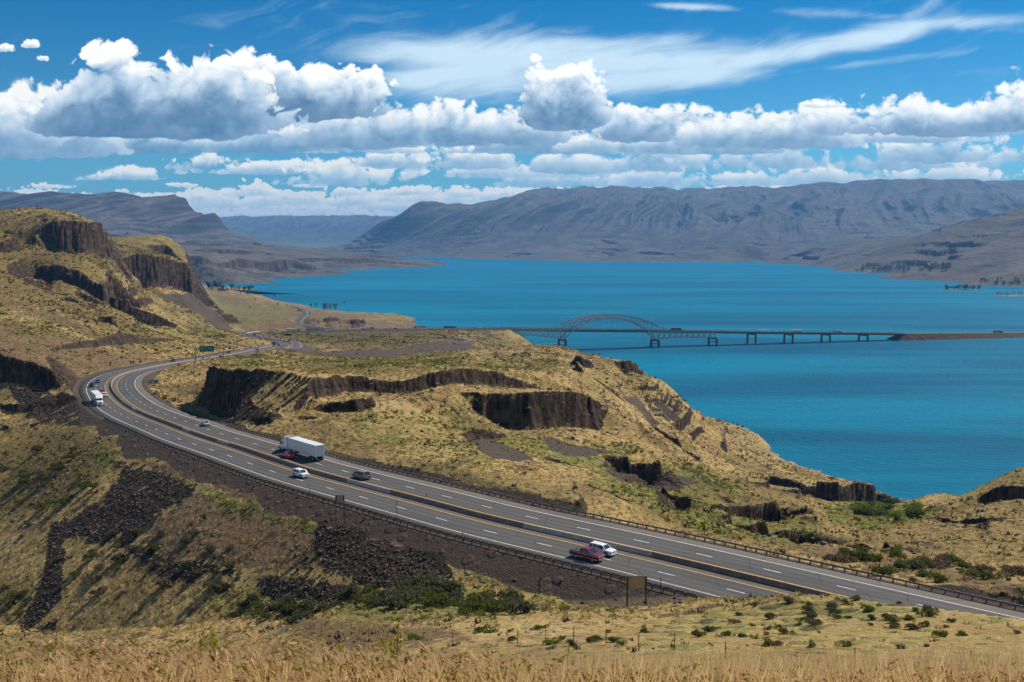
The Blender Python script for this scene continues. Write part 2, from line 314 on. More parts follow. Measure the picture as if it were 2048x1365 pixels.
# ---------------------------------------------------------------- control points of the near terrain: (px, py, depth)
CT = [
 (0,1420,4),(1024,1420,4),(2048,1420,4),(-300,1420,4),(2400,1420,4),
 (0,1402,9),(500,1402,9),(1024,1402,9),(1500,1400,9),(2048,1396,9),(-300,1402,9),(2400,1396,9),(1500,1392,18),(2048,1385,18),
 # hill on the right in front of the road
 (1000,1420,26),(1500,1380,28),(2048,1372,27),(2400,1365,27),(1035,1290,84),(1147,1285,82),(1277,1302,74),(1500,1333,60),(1940,1345,56),(1500,1290,74),(1800,1290,70),(2048,1290,66),(1300,1240,100),(1500,1225,98),(1700,1215,93),(1900,1235,84),
 (1250,1214,114),(1400,1205,110),(1550,1196,107),(1650,1186,104),(1750,1181,101),(1850,1193,95),(1950,1212,90),(2048,1232,86),(2200,1260,78),(2048,1262,104),(1950,1250,104),(1850,1230,113),(1700,1218,121),(2200,1290,100),(1950,1180,138),(1850,1165,150),
 (1100,1225,113),(1000,1226,119),(900,1235,121),(850,1262,107),(737,1276,118),(600,1252,142),(700,1240,140),(800,1235,130),
 # gully bushes
 (770,1190,158),(850,1195,148),(950,1205,144),(650,1215,162),(550,1225,168),(950,1175,156),(1050,1192,151),(1050,1215,131),(1150,1206,145),(1150,1217,124),(1240,1203,136),
 (700,1120,172),(600,1150,180),(500,1180,190),(450,1215,185),(400,1260,170),(250,1260,185),(80,1240,215),(0,1255,205),(-200,1240,230),
 (300,1000,262),(300,1100,248),(300,1200,228),(450,1050,232),(450,1130,214),(100,1100,250),(0,1100,262),(-200,1100,280),(120,1000,285),
 (0,1000,300),(0,900,345),(120,880,330),(150,930,315),(0,862,380),(120,852,372),(-200,900,380),(-200,850,440),
 # left slope behind the bend
 (0,752,402),(100,752,400),(60,800,394),(0,700,500),(-200,740,480),(100,715,500),(0,650,590),(0,600,690),(0,560,790),(40,560,810),(0,540,850),(0,520,900),(0,480,1040),(0,436,1180),(-300,430,1200),(-300,600,700),
 (130,430,1260),(60,430,1300),(0,427,1300),(200,745,470),(200,700,560),(100,650,640),(200,650,660),(100,605,760),(200,612,790),
 (100,434,1150),(150,436,1165),(190,457,1200),(222,473,1240),(80,505,1085),(110,505,1090),(150,511,1098),(200,516,1140),(228,518,1180),(150,519,1010),(60,510,1050),(55,540,930),
 (100,518,945),(175,521,950),(100,586,862),(175,594,862),(60,590,830),(230,552,1000),(226,530,1120),(245,575,1000),(235,600,900),(265,600,1020),(255,640,830),(310,650,920),(300,640,1080),(350,657,1100),(400,667,1110),(300,602,1180),
 (300,680,700),(350,700,650),(350,680,800),(400,692,760),(400,675,950),(450,690,830),(450,674,1050),(300,720,560),
 (240,511,1400),(300,513,1410),(345,514,1450),(250,476,1600),(300,486,1640),(350,499,1650),(374,507,1600),(250,564,1275),(300,582,1310),(350,590,1350),(392,598,1395),(400,602,2400),(395,588,2850),
 (330,612,1255),(380,632,1310),(395,597,1500),(395,600,1800),(410,612,1500),(410,610,1800),(430,625,1600),(430,620,1900),(450,640,1550),(450,630,1900),(470,645,1700),(500,640,1950),(240,530,1210),(235,524,1260),(262,548,1240),(272,580,1150),(420,622,1400),(460,653,1430),(430,660,1330),(480,680,1020),(430,612,2250),(430,600,2500),
 # plain by the lake
 (500,640,1750),(520,660,1500),(560,625,2150),(450,590,2600),(400,575,3000),(520,605,2500),(600,640,1780),(570,604,2690),(480,583,3180),(620,624,2330),(650,640,1900),(720,640,1950),(750,650,1750),(820,645,1990),(800,640,2050),
 (600,672,1400),(680,676,1360),(750,678,1330),(850,668,1450),(920,668,1480),(980,676,1500),(1000,690,1400),(600,685,1200),(700,688,1180),(800,688,1220),
 # plateau
 (600,715,760),(600,725,520),(540,712,760),(500,722,480),(480,735,360),(700,722,560),(700,710,820),(800,712,820),(800,730,480),(900,725,640),(900,712,900),(1000,700,1080),(1000,725,620),(1000,745,480),(1100,715,820),(1100,740,580),(1170,740,700),
 (500,738,325),(430,738,380),(450,737,365),(555,744,322),(330,790,400),(370,803,378),(395,830,338),(450,862,290),(500,870,276),(350,762,455),(385,747,490),(420,728,490),(515,860,287),(545,845,281),(572,824,276),(600,792,290),(625,794,297),(602,832,272),(640,832,272),(620,870,258),(585,747,302),(600,750,340),(700,752,322),(800,762,330),(900,768,340),(1000,776,355),(1100,782,380),(1200,770,450),(1220,752,520),
 (700,800,292),(800,800,305),(900,800,312),(700,850,268),(600,850,282),(650,900,250),(800,900,238),(900,850,285),(900,950,208),(1000,900,252),(1000,960,208),
 (1000,784,342),(1100,790,352),(1190,800,385),(1100,866,312),(1200,855,335),(1000,868,303),(940,850,300),(920,810,312),(1200,950,245),(1100,950,220),(1100,910,270),(1200,910,300),(1200,1010,192),(1100,990,196),
 (1250,800,500),(1260,746,660),(1300,760,640),(1310,800,800),(1300,850,560),(1250,850,440),(1300,900,420),(1300,950,300),(1300,1000,232),(1350,870,620),(1380,870,800),
 (1400,900,560),(1400,950,370),(1400,1000,285),(1400,1050,212),(1480,905,800),(1500,915,740),(1500,950,520),(1500,1000,350),(1500,1050,245),(1500,1085,200),
 (1600,940,740),(1600,965,560),(1600,1000,430),(1600,1050,290),(1600,1100,190),(1650,950,750),(1700,967,600),(1740,972,580),(1700,1020,425),(1700,1060,310),(1700,1100,215),(1750,1110,190),
 (1800,1050,430),(1880,1018,660),(1850,1075,320),(1850,1050,345),(1900,1030,330),(1950,1005,325),(2000,975,320),(2048,975,320),(2200,970,320),(1950,1060,265),(1900,1100,215),(2000,1080,230),(2000,1130,170),(1850,1125,185),(2048,1160,145),(2200,1130,160),
]
CTZ = [  # (px, py-of-column, depth, z): hidden or under-water
 (0,1300,60,148),(400,1300,60,149),(0,1300,120,121),(400,1300,120,122),(700,1300,40,161),(0,1300,25,165),(500,1300,25,166),(800,1300,22,168),
 (2048,900,420,82),(2048,900,560,30),(2048,900,700,-4),(2048,900,1000,-12),(2300,900,600,20),(1900,950,520,45),(1900,950,760,-4),(1800,950,760,-6),(1700,950,840,-6),
 (1600,900,950,-6),(1500,900,950,-5),(1420,860,1000,-4),(1400,850,1200,-10),(1320,800,1150,-4),(1300,750,1450,-9),(1250,740,1420,-3),(1170,715,1560,-3),(1080,695,1720,-5),(1000,682,1800,-4),(930,668,1800,-3),(850,657,1900,6),(850,655,2060,-4),(1000,670,2200,-10),
 (1600,800,1500,-14),(1300,700,2200,-14),(2000,800,1500,-14),(1700,700,3000,-14),(1200,650,3200,-14),(800,620,2500,-6),(700,618,2560,-4),(640,612,2640,-4),(600,600,2900,-6),(540,592,3160,-3),(520,585,3400,-4),(800,590,3300,-12),(1024,590,3400,-12),
 (0,500,1500,205),(130,500,1500,185),(250,500,1700,150),(0,500,2200,170),(-300,500,2200,190),(300,500,2200,120),(0,500,3400,120),(300,500,3300,60),(400,560,3400,10),(-300,500,3400,140),(450,560,3500,3),
 (385,560,1800,72),(350,560,1900,105),(405,560,1950,34),(430,560,1750,38),(1900,1000,600,10),(1930,1000,500,38),(1850,1000,560,16),(1800,1000,560,20),(1850,1000,760,-4),(1950,1000,640,4),(1790,1000,690,-1),
 (1130,730,1100,60),(1180,730,1000,62),(1230,740,900,60),(1100,710,1250,35),(1150,715,1380,10),(1200,735,1250,14),(1280,750,1150,9),
]
def tps(P, z, lam=1e-3):
    P = np.asarray(P); n = len(P); d = np.linalg.norm(P[:, None] - P[None], axis=2)
    K = np.where(d > 0, d * d * np.log(d + 1e-12), 0) + lam * np.eye(n)
    Q = np.hstack([np.ones((n, 1)), P]); A = np.block([[K, Q], [Q.T, np.zeros((3, 3))]])
    w = np.linalg.solve(A, np.concatenate([z, [0, 0, 0]]))
    def f(q):
        out = np.empty(len(q))
        for a in range(0, len(q), 20000):
            d2 = ((q[a:a + 20000, None] - P[None]) ** 2).sum(2)
            out[a:a + 20000] = (.5 * d2 * np.log(d2 + 1e-20)) @ w[:n] + w[n] + q[a:a + 20000] @ w[n + 1:]
        return out
    return f
def ctl(CT, CTZ):
    P, Z = [], []
    for px, py, Y in CT: P.append((float(upx(px, py)), math.log(Y))); Z.append(H - float(slope(py)) * Y)
    for px, py, Y, z in CTZ: P.append((float(upx(px, py)), math.log(Y))); Z.append(z)
    return np.array(P), np.array(Z)
SU = 1.0
def coarse_field(CT, CTZ, us, vs, lam, extra=()):
    """TPS on a coarse lattice in (x/y, ln y), bilinear to the fine lattice; solves for (H-z)/y so near and far points weigh alike"""
    P, Z = ctl(CT, CTZ)
    Y = np.exp(P[:, 1]); S = (H - (Z - (extra if len(extra) else 0))) / Y
    f = tps(P * [SU, 1.0], S, lam)
    cu = np.linspace(us[0], us[-1], 260); NV = 900; cv = np.linspace(vs[0], vs[-1], NV)
    g = f(np.stack([a.ravel() for a in np.meshgrid(cu * SU, cv)], 1)).reshape(NV, 260)
    iu = np.interp(us, cu, np.arange(260)); iv = np.interp(vs, cv, np.arange(NV))
    a = np.minimum(iu.astype(int), 258); b = np.minimum(iv.astype(int), NV - 2); fu = (iu - a)[None]; fv = (iv - b)[:, None]
    G = (g[np.ix_(b, a)] * (1 - fu) + g[np.ix_(b, a + 1)] * fu) * (1 - fv) + (g[np.ix_(b + 1, a)] * (1 - fu) + g[np.ix_(b + 1, a + 1)] * fu) * fv
    return H - G * np.exp(vs)[:, None]
def segrows(parts):
    out = []
    for a, b, n in parts: out.append(np.exp(np.linspace(math.log(a), math.log(b), n, endpoint=False)))
    return np.concatenate(out + [[parts[-1][1]]])
# ---------------------------------------------------------------- cliffs: polylines (px, py, depth) of the top edge, low ground on the right-hand side going along them
CL = [  # pts, height, talus length, end taper (m)
 ([(412,768,398),(418,742,368),(440,741,342),(480,743,316),(515,745,300),(548,748,291),(572,752,285)], 15.5, 40, 12),
 ([(572,752,285),(640,752,308),(700,752,322),(800,762,330),(900,768,342),(1000,778,358),(1130,784,385)], 5.0, 26, 12),
 ([(940,790,318),(965,792,316),(1010,792,318),(1060,792,322),(1110,796,330),(1150,800,338),(1205,812,352)], 10.5, 46, 13),
 ([(1140,745,560),(1170,752,500),(1240,760,500)], 9, 34, 10),
 ([(1232,742,640),(1250,742,640),(1300,752,660)], 12, 50, 14),
 ([(1210,915,300),(1280,922,300),(1330,930,302)], 6.5, 20, 8),
 ([(1090,915,262),(1150,915,262),(1215,918,268)], 6.5, 20, 8),
 ([(1400,882,600),(1440,885,600),(1490,893,610)], 10.0, 28, 8),
 ([(1290,890,480),(1330,888,480),(1400,905,470)], 9.0, 26, 8),
 ([(1540,962,540),(1600,966,530),(1680,966,535),(1742,968,560),(1746,968,600)], 18, 40, 5),
 ([(1340,1012,268),(1400,1006,275),(1480,1004,290),(1570,1010,300)], 8.5, 22, 6),
 ([(1310,1022,250),(1340,1030,240),(1380,1030,240)], 6.0, 16, 6),
 ([(1440,1046,238),(1500,1044,240),(1560,1046,245),(1600,1052,250)], 8.5, 20, 5),
 ([(1960,975,325),(2000,972,320),(2048,985,318),(2150,990,318)], 9, 22, 6),
 ([(1880,1045,290),(1950,1050,272),(2048,1050,265)], 4.5, 14, 8),
 ([(1700,1078,235),(1740,1082,225),(1790,1090,215)], 4, 12, 6), ([(1840,1010,318),(1890,1003,316),(1950,1006,314)], 4, 14, 6), ([(1480,950,470),(1540,945,480),(1600,946,490)], 6, 20, 10),
 ([(1600,928,800),(1640,930,790),(1662,942,770)], 5.0, 20, 8),
 ([(560,708,930),(700,701,960)], 0.01, 10, 10),
 # left hills
 ([(82,440,1112),(110,436,1118),(150,438,1130),(190,458,1168),(224,474,1210)], 34, 90, 14),
 ([(66,523,905),(100,521,905),(138,524,908)], 27, 70, 8),
 ([(142,524,905),(170,522,898),(206,523,898),(216,527,925),(216,529,980)], 30, 70, 5),
 ([(160,592,838),(205,594,835),(228,600,840)], 11, 24, 8),
 ([(222,520,1290),(260,521,1330),(300,521,1352),(340,521,1385),(374,521,1410),(386,530,1470),(386,540,1560)], 40, 150, 16),
 ([(335,500,1560),(358,500,1540),(376,506,1545),(378,515,1620)], 16, 60, 8),
 ([(0,448,1090),(60,455,1090),(75,460,1080)], 9, 30, 10),
 ([(0,470,1050),(60,475,1050),(70,480,1050)], 14, 30, 10),
 ([(-40,532,900),(20,532,900),(45,538,900)], 10, 20, 8),
 ([(225,612,860),(250,622,860),(262,640,850)], 12, 24, 8),
 ([(205,650,740),(250,655,735),(275,660,735)], 11, 22, 8),
 ([(130,600,800),(160,610,790),(180,615,790)], 5, 14, 8),
 ([(-200,752,408),(0,752,404),(60,754,402),(110,758,400),(135,764,402)], 9.0, 40, 10),
]
def cliff_apply(Z, X, Y, rock, plain=False, CL=CL, ns=1.0):
    wob = fbm(X / 26 / ns, Y / 26 / ns, 4, 200) ; fin = fbm(X / 5.0 / ns, Y / 5.0 / ns, 4, 210, .6); big = fbm(X / 60, Y / 60, 2, 220)
    if plain: wob = wob * 0; fin = fin * 0; big = big * 0
    scale = np.clip(Y / 350., .7, 3.6) * ns
    for ci, (pts, h, tal, tap) in enumerate(CL):
        P = np.array([at(*p)[:2] for p in pts])
        seglen = np.linalg.norm(np.diff(P, axis=0), axis=1); tot = seglen.sum(); cum = np.concatenate([[0], np.cumsum(seglen)])
        mg = tal * 1.2 + h + 6
        m = (X > P[:, 0].min() - mg) & (X < P[:, 0].max() + mg) & (Y > P[:, 1].min() - mg) & (Y < P[:, 1].max() + mg)
        idx = np.nonzero(m)
        if not len(idx[0]): continue
        x = X[idx]; y = Y[idx]; bd = np.full(len(x), 1e9); bs = np.zeros(len(x)); bl = np.zeros(len(x)); bo = np.zeros(len(x))
        for k in range(len(P) - 1):
            a = P[k]; d = (P[k + 1] - a) / seglen[k]
            tt = (x - a[0]) * d[0] + (y - a[1]) * d[1]; tc = np.clip(tt, 0, seglen[k])
            ex = x - a[0] - d[0] * tc; ey = y - a[1] - d[1] * tc; dd = np.hypot(ex, ey)
            side = (x - a[0]) * d[1] - (y - a[1]) * d[0]            # right-hand side positive
            mm = dd < bd; bd[mm] = dd[mm]; bs[mm] = np.sign(side[mm]); bl[mm] = (cum[k] + tc)[mm]
            bo[mm] = np.where((k == 0) & (tt < 0), -tt, np.where((k == len(P) - 2) & (tt > seglen[k]), tt - seglen[k], 0))[mm]
        s = bd * bs
        sc = scale[idx]; A = min(h, 16) / 16.
        s = s + wob[idx] * 3.2 * sc ** .8 * A ** .6 + fin[idx] * 2.1 * sc ** .8 * A ** .4
        w = .22 * h + .5
        drop = np.where(s <= 0, 0, np.where(s < w, s / w, 1 - sst(s, w, w + tal) * 1.0))
        # a ledge part way down
        drop = np.where((s > 0) & (s < w), np.interp(s / w, [0, .22, .36, .62, .74, 1], [0, .40, .46, .82, .86, 1]), drop)
        en = np.minimum(bl, tot - bl); e = sst(en - bo, -tap * .5, tap)
        hh = h * e * (1 + .5 * big[idx])
        Z[idx] -= hh * drop
        rk = e * sst(s, -.4, .2) * (1 - sst(s, w * 1.02 + .3, w * 1.25 + 1.0))
        rock[idx] = np.maximum(rock[idx], rk)
    return Z
NU = 1180
us = np.linspace(-0.60, 0.60, NU)
ys = segrows([(2.2, 20, 110), (20, 100, 170), (100, 460, 760), (460, 700, 190), (700, 1300, 250), (1300, 1900, 160), (1900, 3700, 90)])
NR = len(ys)
Ub, Yb = np.meshgrid(us, ys); Xb = Ub * Yb
print('grid', NR, NU)
_cp, _cz = ctl(CT, CTZ); _cy = np.exp(_cp[:, 1]); _cx = _cp[:, 0] * _cy
_zz = np.zeros((len(_cx), 1)); cliff_apply(_zz, _cx[:, None], _cy[:, None], _zz.copy(), plain=True)
CDROP = _zz[:, 0]
Z = coarse_field(CT, CTZ, us, np.log(ys), 4e-6, CDROP)
rock = np.zeros_like(Z)
# natural relief
Ys = np.clip(Yb, 1, 4000)
rel = fbm(Xb / 90, Yb / 90, 5, 300, .5); sm = fbm(Xb / 7, Yb / 7, 4, 310, .55); md = fbm(Xb / 28, Yb / 28, 4, 320, .5)
damp = sst(Yb, 60, 200); land = sst(Z, 1, 14)
Z = Z + damp * land * (rel * (1.0 + 2.0 * sst(Yb, 600, 1200)) * sst(Yb, 150, 500) + md * .9 * (1 + sst(Yb, 500, 1200) * 2.0)) + sm * .30 * sst(Yb, 12, 60) * (.3 + .7 * land)
# ledges of layered basalt on the slope to the lake and on the left hills
PXb, PYb = topix(Xb, Yb, Z)
def blob(px, py, rx, ry, soft=.35):
    r = np.sqrt(((PXb - px) / rx) ** 2 + ((PYb - py) / ry) ** 2); return 1 - sst(r, 1 - soft, 1 + soft)
led = .35 * (Yb > 180) * sst(fbm(Xb / 120, Yb / 120, 3, 330), -.1, .3) * (Yb < 1400)
for b in [(1380, 870, 130, 50), (1330, 940, 150, 40), (1500, 990, 200, 70), (1560, 1060, 110, 30), (960, 840, 70, 40), (1240, 1000, 120, 30), (1900, 1060, 200, 60), (1180, 735, 90, 22), (620, 800, 60, 30), (800, 800, 200, 25),
          (50, 470, 120, 40), (230, 610, 70, 60), (20, 540, 60, 20), (720, 640, 120, 14), (1000, 715, 90, 12), (90, 800, 110, 50)]:
    led = np.maximum(led, blob(*b) * (Yb > 130))
per = 6.5 * np.clip(Yb / 420, .7, 3.0)
ph = (Z + rel * 9 + md * 3.2) / per; fr_ = ph - np.floor(ph)
tz = np.where(fr_ < .62, fr_ * .25, .155 + (fr_ - .62) / .14 * .845); tz = np.minimum(tz, 1)
lm = led * sst(md + .35 * rel + .25 * np.sin(ph * 2.1), -.30, .12)
Z = Z + lm * (tz - fr_ * 1.0 + .12) * per * .95
rock = np.maximum(rock, lm * sst(fr_, .60, .64) * (1 - sst(fr_, .76, .80)))
Z = cliff_apply(Z, Xb, Yb, rock)
# ---------------------------------------------------------------- roads cut into and filled onto the ground
HW = 12.6
gr = np.zeros_like(Z)
def carve(P, hw, kf, kc, sel, sunk=.45, kfl=None):
    global Z, gr, rock
    x = Xb[sel]; y = Yb[sel]
    s, i = nearest(x, y, P); zr = P[i, 2]; a = np.abs(s)
    e = np.maximum(a - hw, 0); wob = md[sel] * 2.2 + sm[sel] * .8
    sh = 1.4                                                   # verge at road level
    e2 = np.maximum(e - sh + np.minimum(e, 6) / 6 * wob, 0)
    lo = zr - np.maximum(e - sh, 0) * kf - .12 * np.minimum(e, sh) - np.maximum(e - 16, 0) * .08; kc = np.interp(i, kc[0], kc[1]) if isinstance(kc, tuple) else kc; hi = zr + e2 * kc + np.maximum(e - 32, 0) * 2.5
    z0 = Z[sel]; z1 = np.minimum(np.maximum(z0, lo), np.maximum(hi, lo))
    z1 = np.where(a < hw, zr - sunk - .0008 * y * (a < hw - 1.0), z1)
    fill = (z0 < lo - .05) & (a >= hw); cut = (z0 > hi + .3) & (a >= hw)
    Z[sel] = z1
    g = gr[sel]; g = np.where(fill & (e < 5.5 + md[sel] * 5), np.maximum(g, .85), g); g = np.where((a < hw + 3 + md[sel] * 1.5), 1.0, g); gr[sel] = g
    rk = rock[sel]; rk = np.where((a < hw + .3) | fill, 0, rk)
    rk = np.where(cut & (e2 * kc > 1.2) & (np.asarray(kc) > .9), np.maximum(rk, .9), rk); rock[sel] = rk
    return s
bx = lambda P, m: (Xb > P[:, 0].min() - m) & (Xb < P[:, 0].max() + m) & (Yb > P[:, 1].min() - m) & (Yb < P[:, 1].max() + m)
for P, hw in ((LOCAL, 6), (RAMP2, 4.2), (RAMP, 4.2)):
    carve(P, hw, .6, .6, bx(P, 90))
near_part = ROAD[:230]
iq = [int(np.argmin(np.abs(topix(ROAD[:, 0], ROAD[:, 1], ROAD[:, 2])[0][:250] - q))) for q in (900, 420, 320)]
carve(ROAD, HW, .60, ([0, iq[0], iq[1], iq[2], iq[2] + 75, iq[2] + 95], [.6, .6, .35, 1.3, 1.3, .35]), bx(ROAD, 150))
UNDER = None
zc = Z.copy()
# height query for placing things on the ground
def ground(X, Y):
    u = X / Y; iu = (u - us[0]) / (us[1] - us[0]); iv = float(np.interp(Y, ys, np.arange(NR)))
    a = int(np.clip(iu, 0, NU - 2)); b = int(np.clip(iv, 0, NR - 2)); fu, fv = min(max(iu - a, 0), 1), min(max(iv - b, 0), 1)
    return float((zc[b, a] * (1 - fu) + zc[b, a + 1] * fu) * (1 - fv) + (zc[b + 1, a] * (1 - fu) + zc[b + 1, a + 1] * fu) * fv)
def hit(px, py, y0=20., y1=3600.):
    """first point of the ground seen along a direction from the photograph's standpoint"""
    u = float(upx(px, py)); s = float(slope(py)); i0, i1 = np.searchsorted(ys, [y0, y1])
    col = zc[i0:i1, int(np.clip(round((u - us[0]) / (us[1] - us[0])), 0, NU - 1))]; yy = ys[i0:i1]
    k = np.nonzero(H - s * yy <= col)[0]
    if not len(k): return None
    Y = yy[k[0]]
    return (u * Y, Y, float(col[k[0]]))
# ---------------------------------------------------------------- ground cover zones (attributes: gravel, green, olive)
PXb, PYb = topix(Xb, Yb, Z)
def inpoly(poly, wx, wy):
    poly = np.array(poly, float); x0, y0 = poly.min(0) - 25; x1, y1 = poly.max(0) + 25
    sel = (wx > x0) & (wx < x1) & (wy > y0) & (wy < y1); x = wx[sel]; y = wy[sel]
    c = np.zeros(len(x), bool); dm = np.full(len(x), 1e9)
    n = len(poly)
    for i in range(n):
        ax, ay = poly[i]; bx_, by = poly[(i + 1) % n]
        cond = ((ay > y) != (by > y)) & (x < (bx_ - ax) * (y - ay) / ((by - ay) or 1e-9) + ax); c ^= cond
        L2 = (bx_ - ax) ** 2 + (by - ay) ** 2; t = np.clip(((x - ax) * (bx_ - ax) + (y - ay) * (by - ay)) / L2, 0, 1)
        dm = np.minimum(dm, np.hypot(x - ax - t * (bx_ - ax), y - ay - t * (by - ay)))
    return sel, np.where(c, dm, -dm)
wn1 = fbm(Xb / (Ys * .05), Yb / (Ys * .05), 4, 400); wn2 = fbm(Xb / (Ys * .05) + 50, Yb / (Ys * .05), 4, 410)
WX = PXb + wn1 * 22; WY = PYb + wn2 * 14
green = np.zeros_like(Z); olive = np.zeros_like(Z); gravel = gr.copy(); riprap = np.zeros_like(Z)
ZN = [
 ('r', 1.0, 20, [(230,918),(300,935),(370,960),(395,985),(345,1030),(300,1062),(260,1090),(135,1085),(115,1035),(200,1000),(240,960)]),
 ('r', .95, 10, [(95,1040),(135,1045),(128,1130),(122,1200),(108,1262),(40,1262),(75,1160)]),
 ('r', 1.0, 20, [(640,1040),(760,1068),(880,1120),(905,1150),(890,1172),(760,1182),(650,1150),(625,1090)]),
 ('r', .8, 20, [(230,1080),(380,1120),(560,1150),(640,1150),(740,1180),(640,1215),(430,1190),(300,1150)]),
 ('r', 1.0, 8, [(20,770),(150,790),(165,830),(160,850),(100,855),(50,835)]),
 ('g', .95, 7, [(880,1085),(1250,1172),(1400,1205),(1240,1214),(1150,1207),(1000,1155),(900,1132)]), ('o', .5, 14, [(1690,1085),(1960,970),(2070,955),(2070,1110),(1800,1115)]),
 ('g', 1.0, 6, [(315,588),(398,592),(470,655),(440,660),(385,628)]),
 ('g', 1.0, 6, [(930,868),(1000,880),(1062,922),(1030,928),(965,900)]), ('g', .9, 5, [(1075,874),(1130,880),(1240,905),(1180,912),(1100,905)]),
 ('g', .9, 5, [(1300,800),(1320,800),(1375,850),(1350,850)]), ('g', .8, 12, [(1200,935),(1300,935),(1410,965),(1340,985),(1230,965)]), ('g', .8, 8, [(1230,790),(1262,790),(1330,850),(1300,850)]),
 ('g', .95, 4, [(560,706),(700,699),(900,686),(948,688),(955,697),(900,707),(700,716)]),
 ('s', .75, 20, [(-20,640),(150,680),(330,725),(200,742),(120,748),(-20,722)]),
 ('s', .6, 8, [(-20,592),(0,592),(150,640),(310,712),(300,722),(140,655),(-20,606)]),
 ('s', .9, 8, [(230,905),(420,955),(700,1030),(900,1085),(1250,1180),(1230,1215),(900,1120),(640,1045),(380,960)]),
 ('s', .45, 10, [(450,1225),(600,1235),(900,1262),(980,1290),(700,1300)]), ('s', .5, 10, [(1500,1090),(1750,1105),(2048,1170),(2048,1200),(1700,1120)]),
 ('s', .6, 10, [(300,770),(420,770),(480,860),(400,800)]),
 ('v', .55, 14, [(410,700),(560,718),(900,712),(1150,722),(1100,742),(800,745),(450,740)]), ('v', .8, 8, [(460,712),(520,712),(540,735),(470,728)]),
 ('b', .5, 20, [(400,560),(520,600),(830,640),(900,690),(600,700),(480,660)]),
 ('v', .55, 8, [(540,668),(700,665),(880,675),(860,688),(600,690)]),
 ('v', 1.0, 8, [(1650,1010),(1740,1000),(1890,1018),(1850,1040),(1760,1060),(1660,1050)]),
 ('v', .75, 16, [(1180,925),(1400,930),(1500,985),(1440,1000),(1260,1000),(1190,965)]), ('v', .7, 10, [(930,855),(1060,880),(1280,890),(1250,925),(1100,930),(960,880)]),
 ('v', .7, 10, [(1300,980),(1480,1010),(1660,1040),(1600,1090),(1400,1065),(1300,1020)]),
 ('v', .85, 5, [(290,775),(315,790),(400,840),(420,855),(350,835),(295,800)]), ('v', .6, 8, [(160,760),(230,740),(400,712),(390,720),(240,752),(170,778)]),
 ('v', .9, 8, [(195,895),(240,905),(236,940),(205,930)]), ('v', .75, 10, [(370,975),(440,985),(600,1030),(650,1050),(640,1075),(540,1040),(400,1000)]),
 ('v', .5, 14, [(850,1150),(950,1160),(1100,1195),(1240,1210),(1200,1230),(950,1225),(850,1190)]), ('v', .55, 20, [(400,1180),(850,1170),(1030,1200),(1000,1240),(600,1235),(420,1230)]),
 ('v', .5, 14, [(400,580),(520,610),(600,620),(560,650),(480,650),(440,620)]), ('v', .4, 20, [(60,690),(0,620),(120,650),(250,700),(460,690),(480,660),(350,640)]),
 ('v', .4, 20, [(700,830),(900,820),(1000,870),(1000,960),(700,880)]), ('v', .35, 20, [(1600,1180),(2048,1230),(2048,1300),(1300,1310),(1250,1250)]),
 ('o', .8, 14, [(-20,430),(130,435),(330,490),(370,500),(370,525),(215,545),(230,610),(330,700),(200,650),(0,590),(-20,590)]),
 ('o', .9, 14, [(-20,860),(150,860),(230,890),(235,930),(120,1010),(-20,1040)]), ('o', .5, 14, [(-20,1150),(60,1160),(60,1250),(-20,1260)]),
 ('o', .55, 14, [(1250,940),(1600,960),(1640,1080),(1400,1070),(1250,1010)]), ('o', .4, 10, [(1150,740),(1300,750),(1300,800),(1150,780)]),
 ('b', .9, 14, [(380,990),(640,1060),(640,1130),(560,1140),(330,1110),(300,1060)]),
]
brown = np.zeros_like(Z)
dest = {'r': riprap, 'g': gravel, 's': brown, 'v': green, 'o': olive, 'b': brown}
for k, v, soft, poly in ZN:
    sel, d = inpoly(poly, WX, WY); dst = dest[k]; dst[sel] = np.maximum(dst[sel], v * sst(d, -soft, soft))
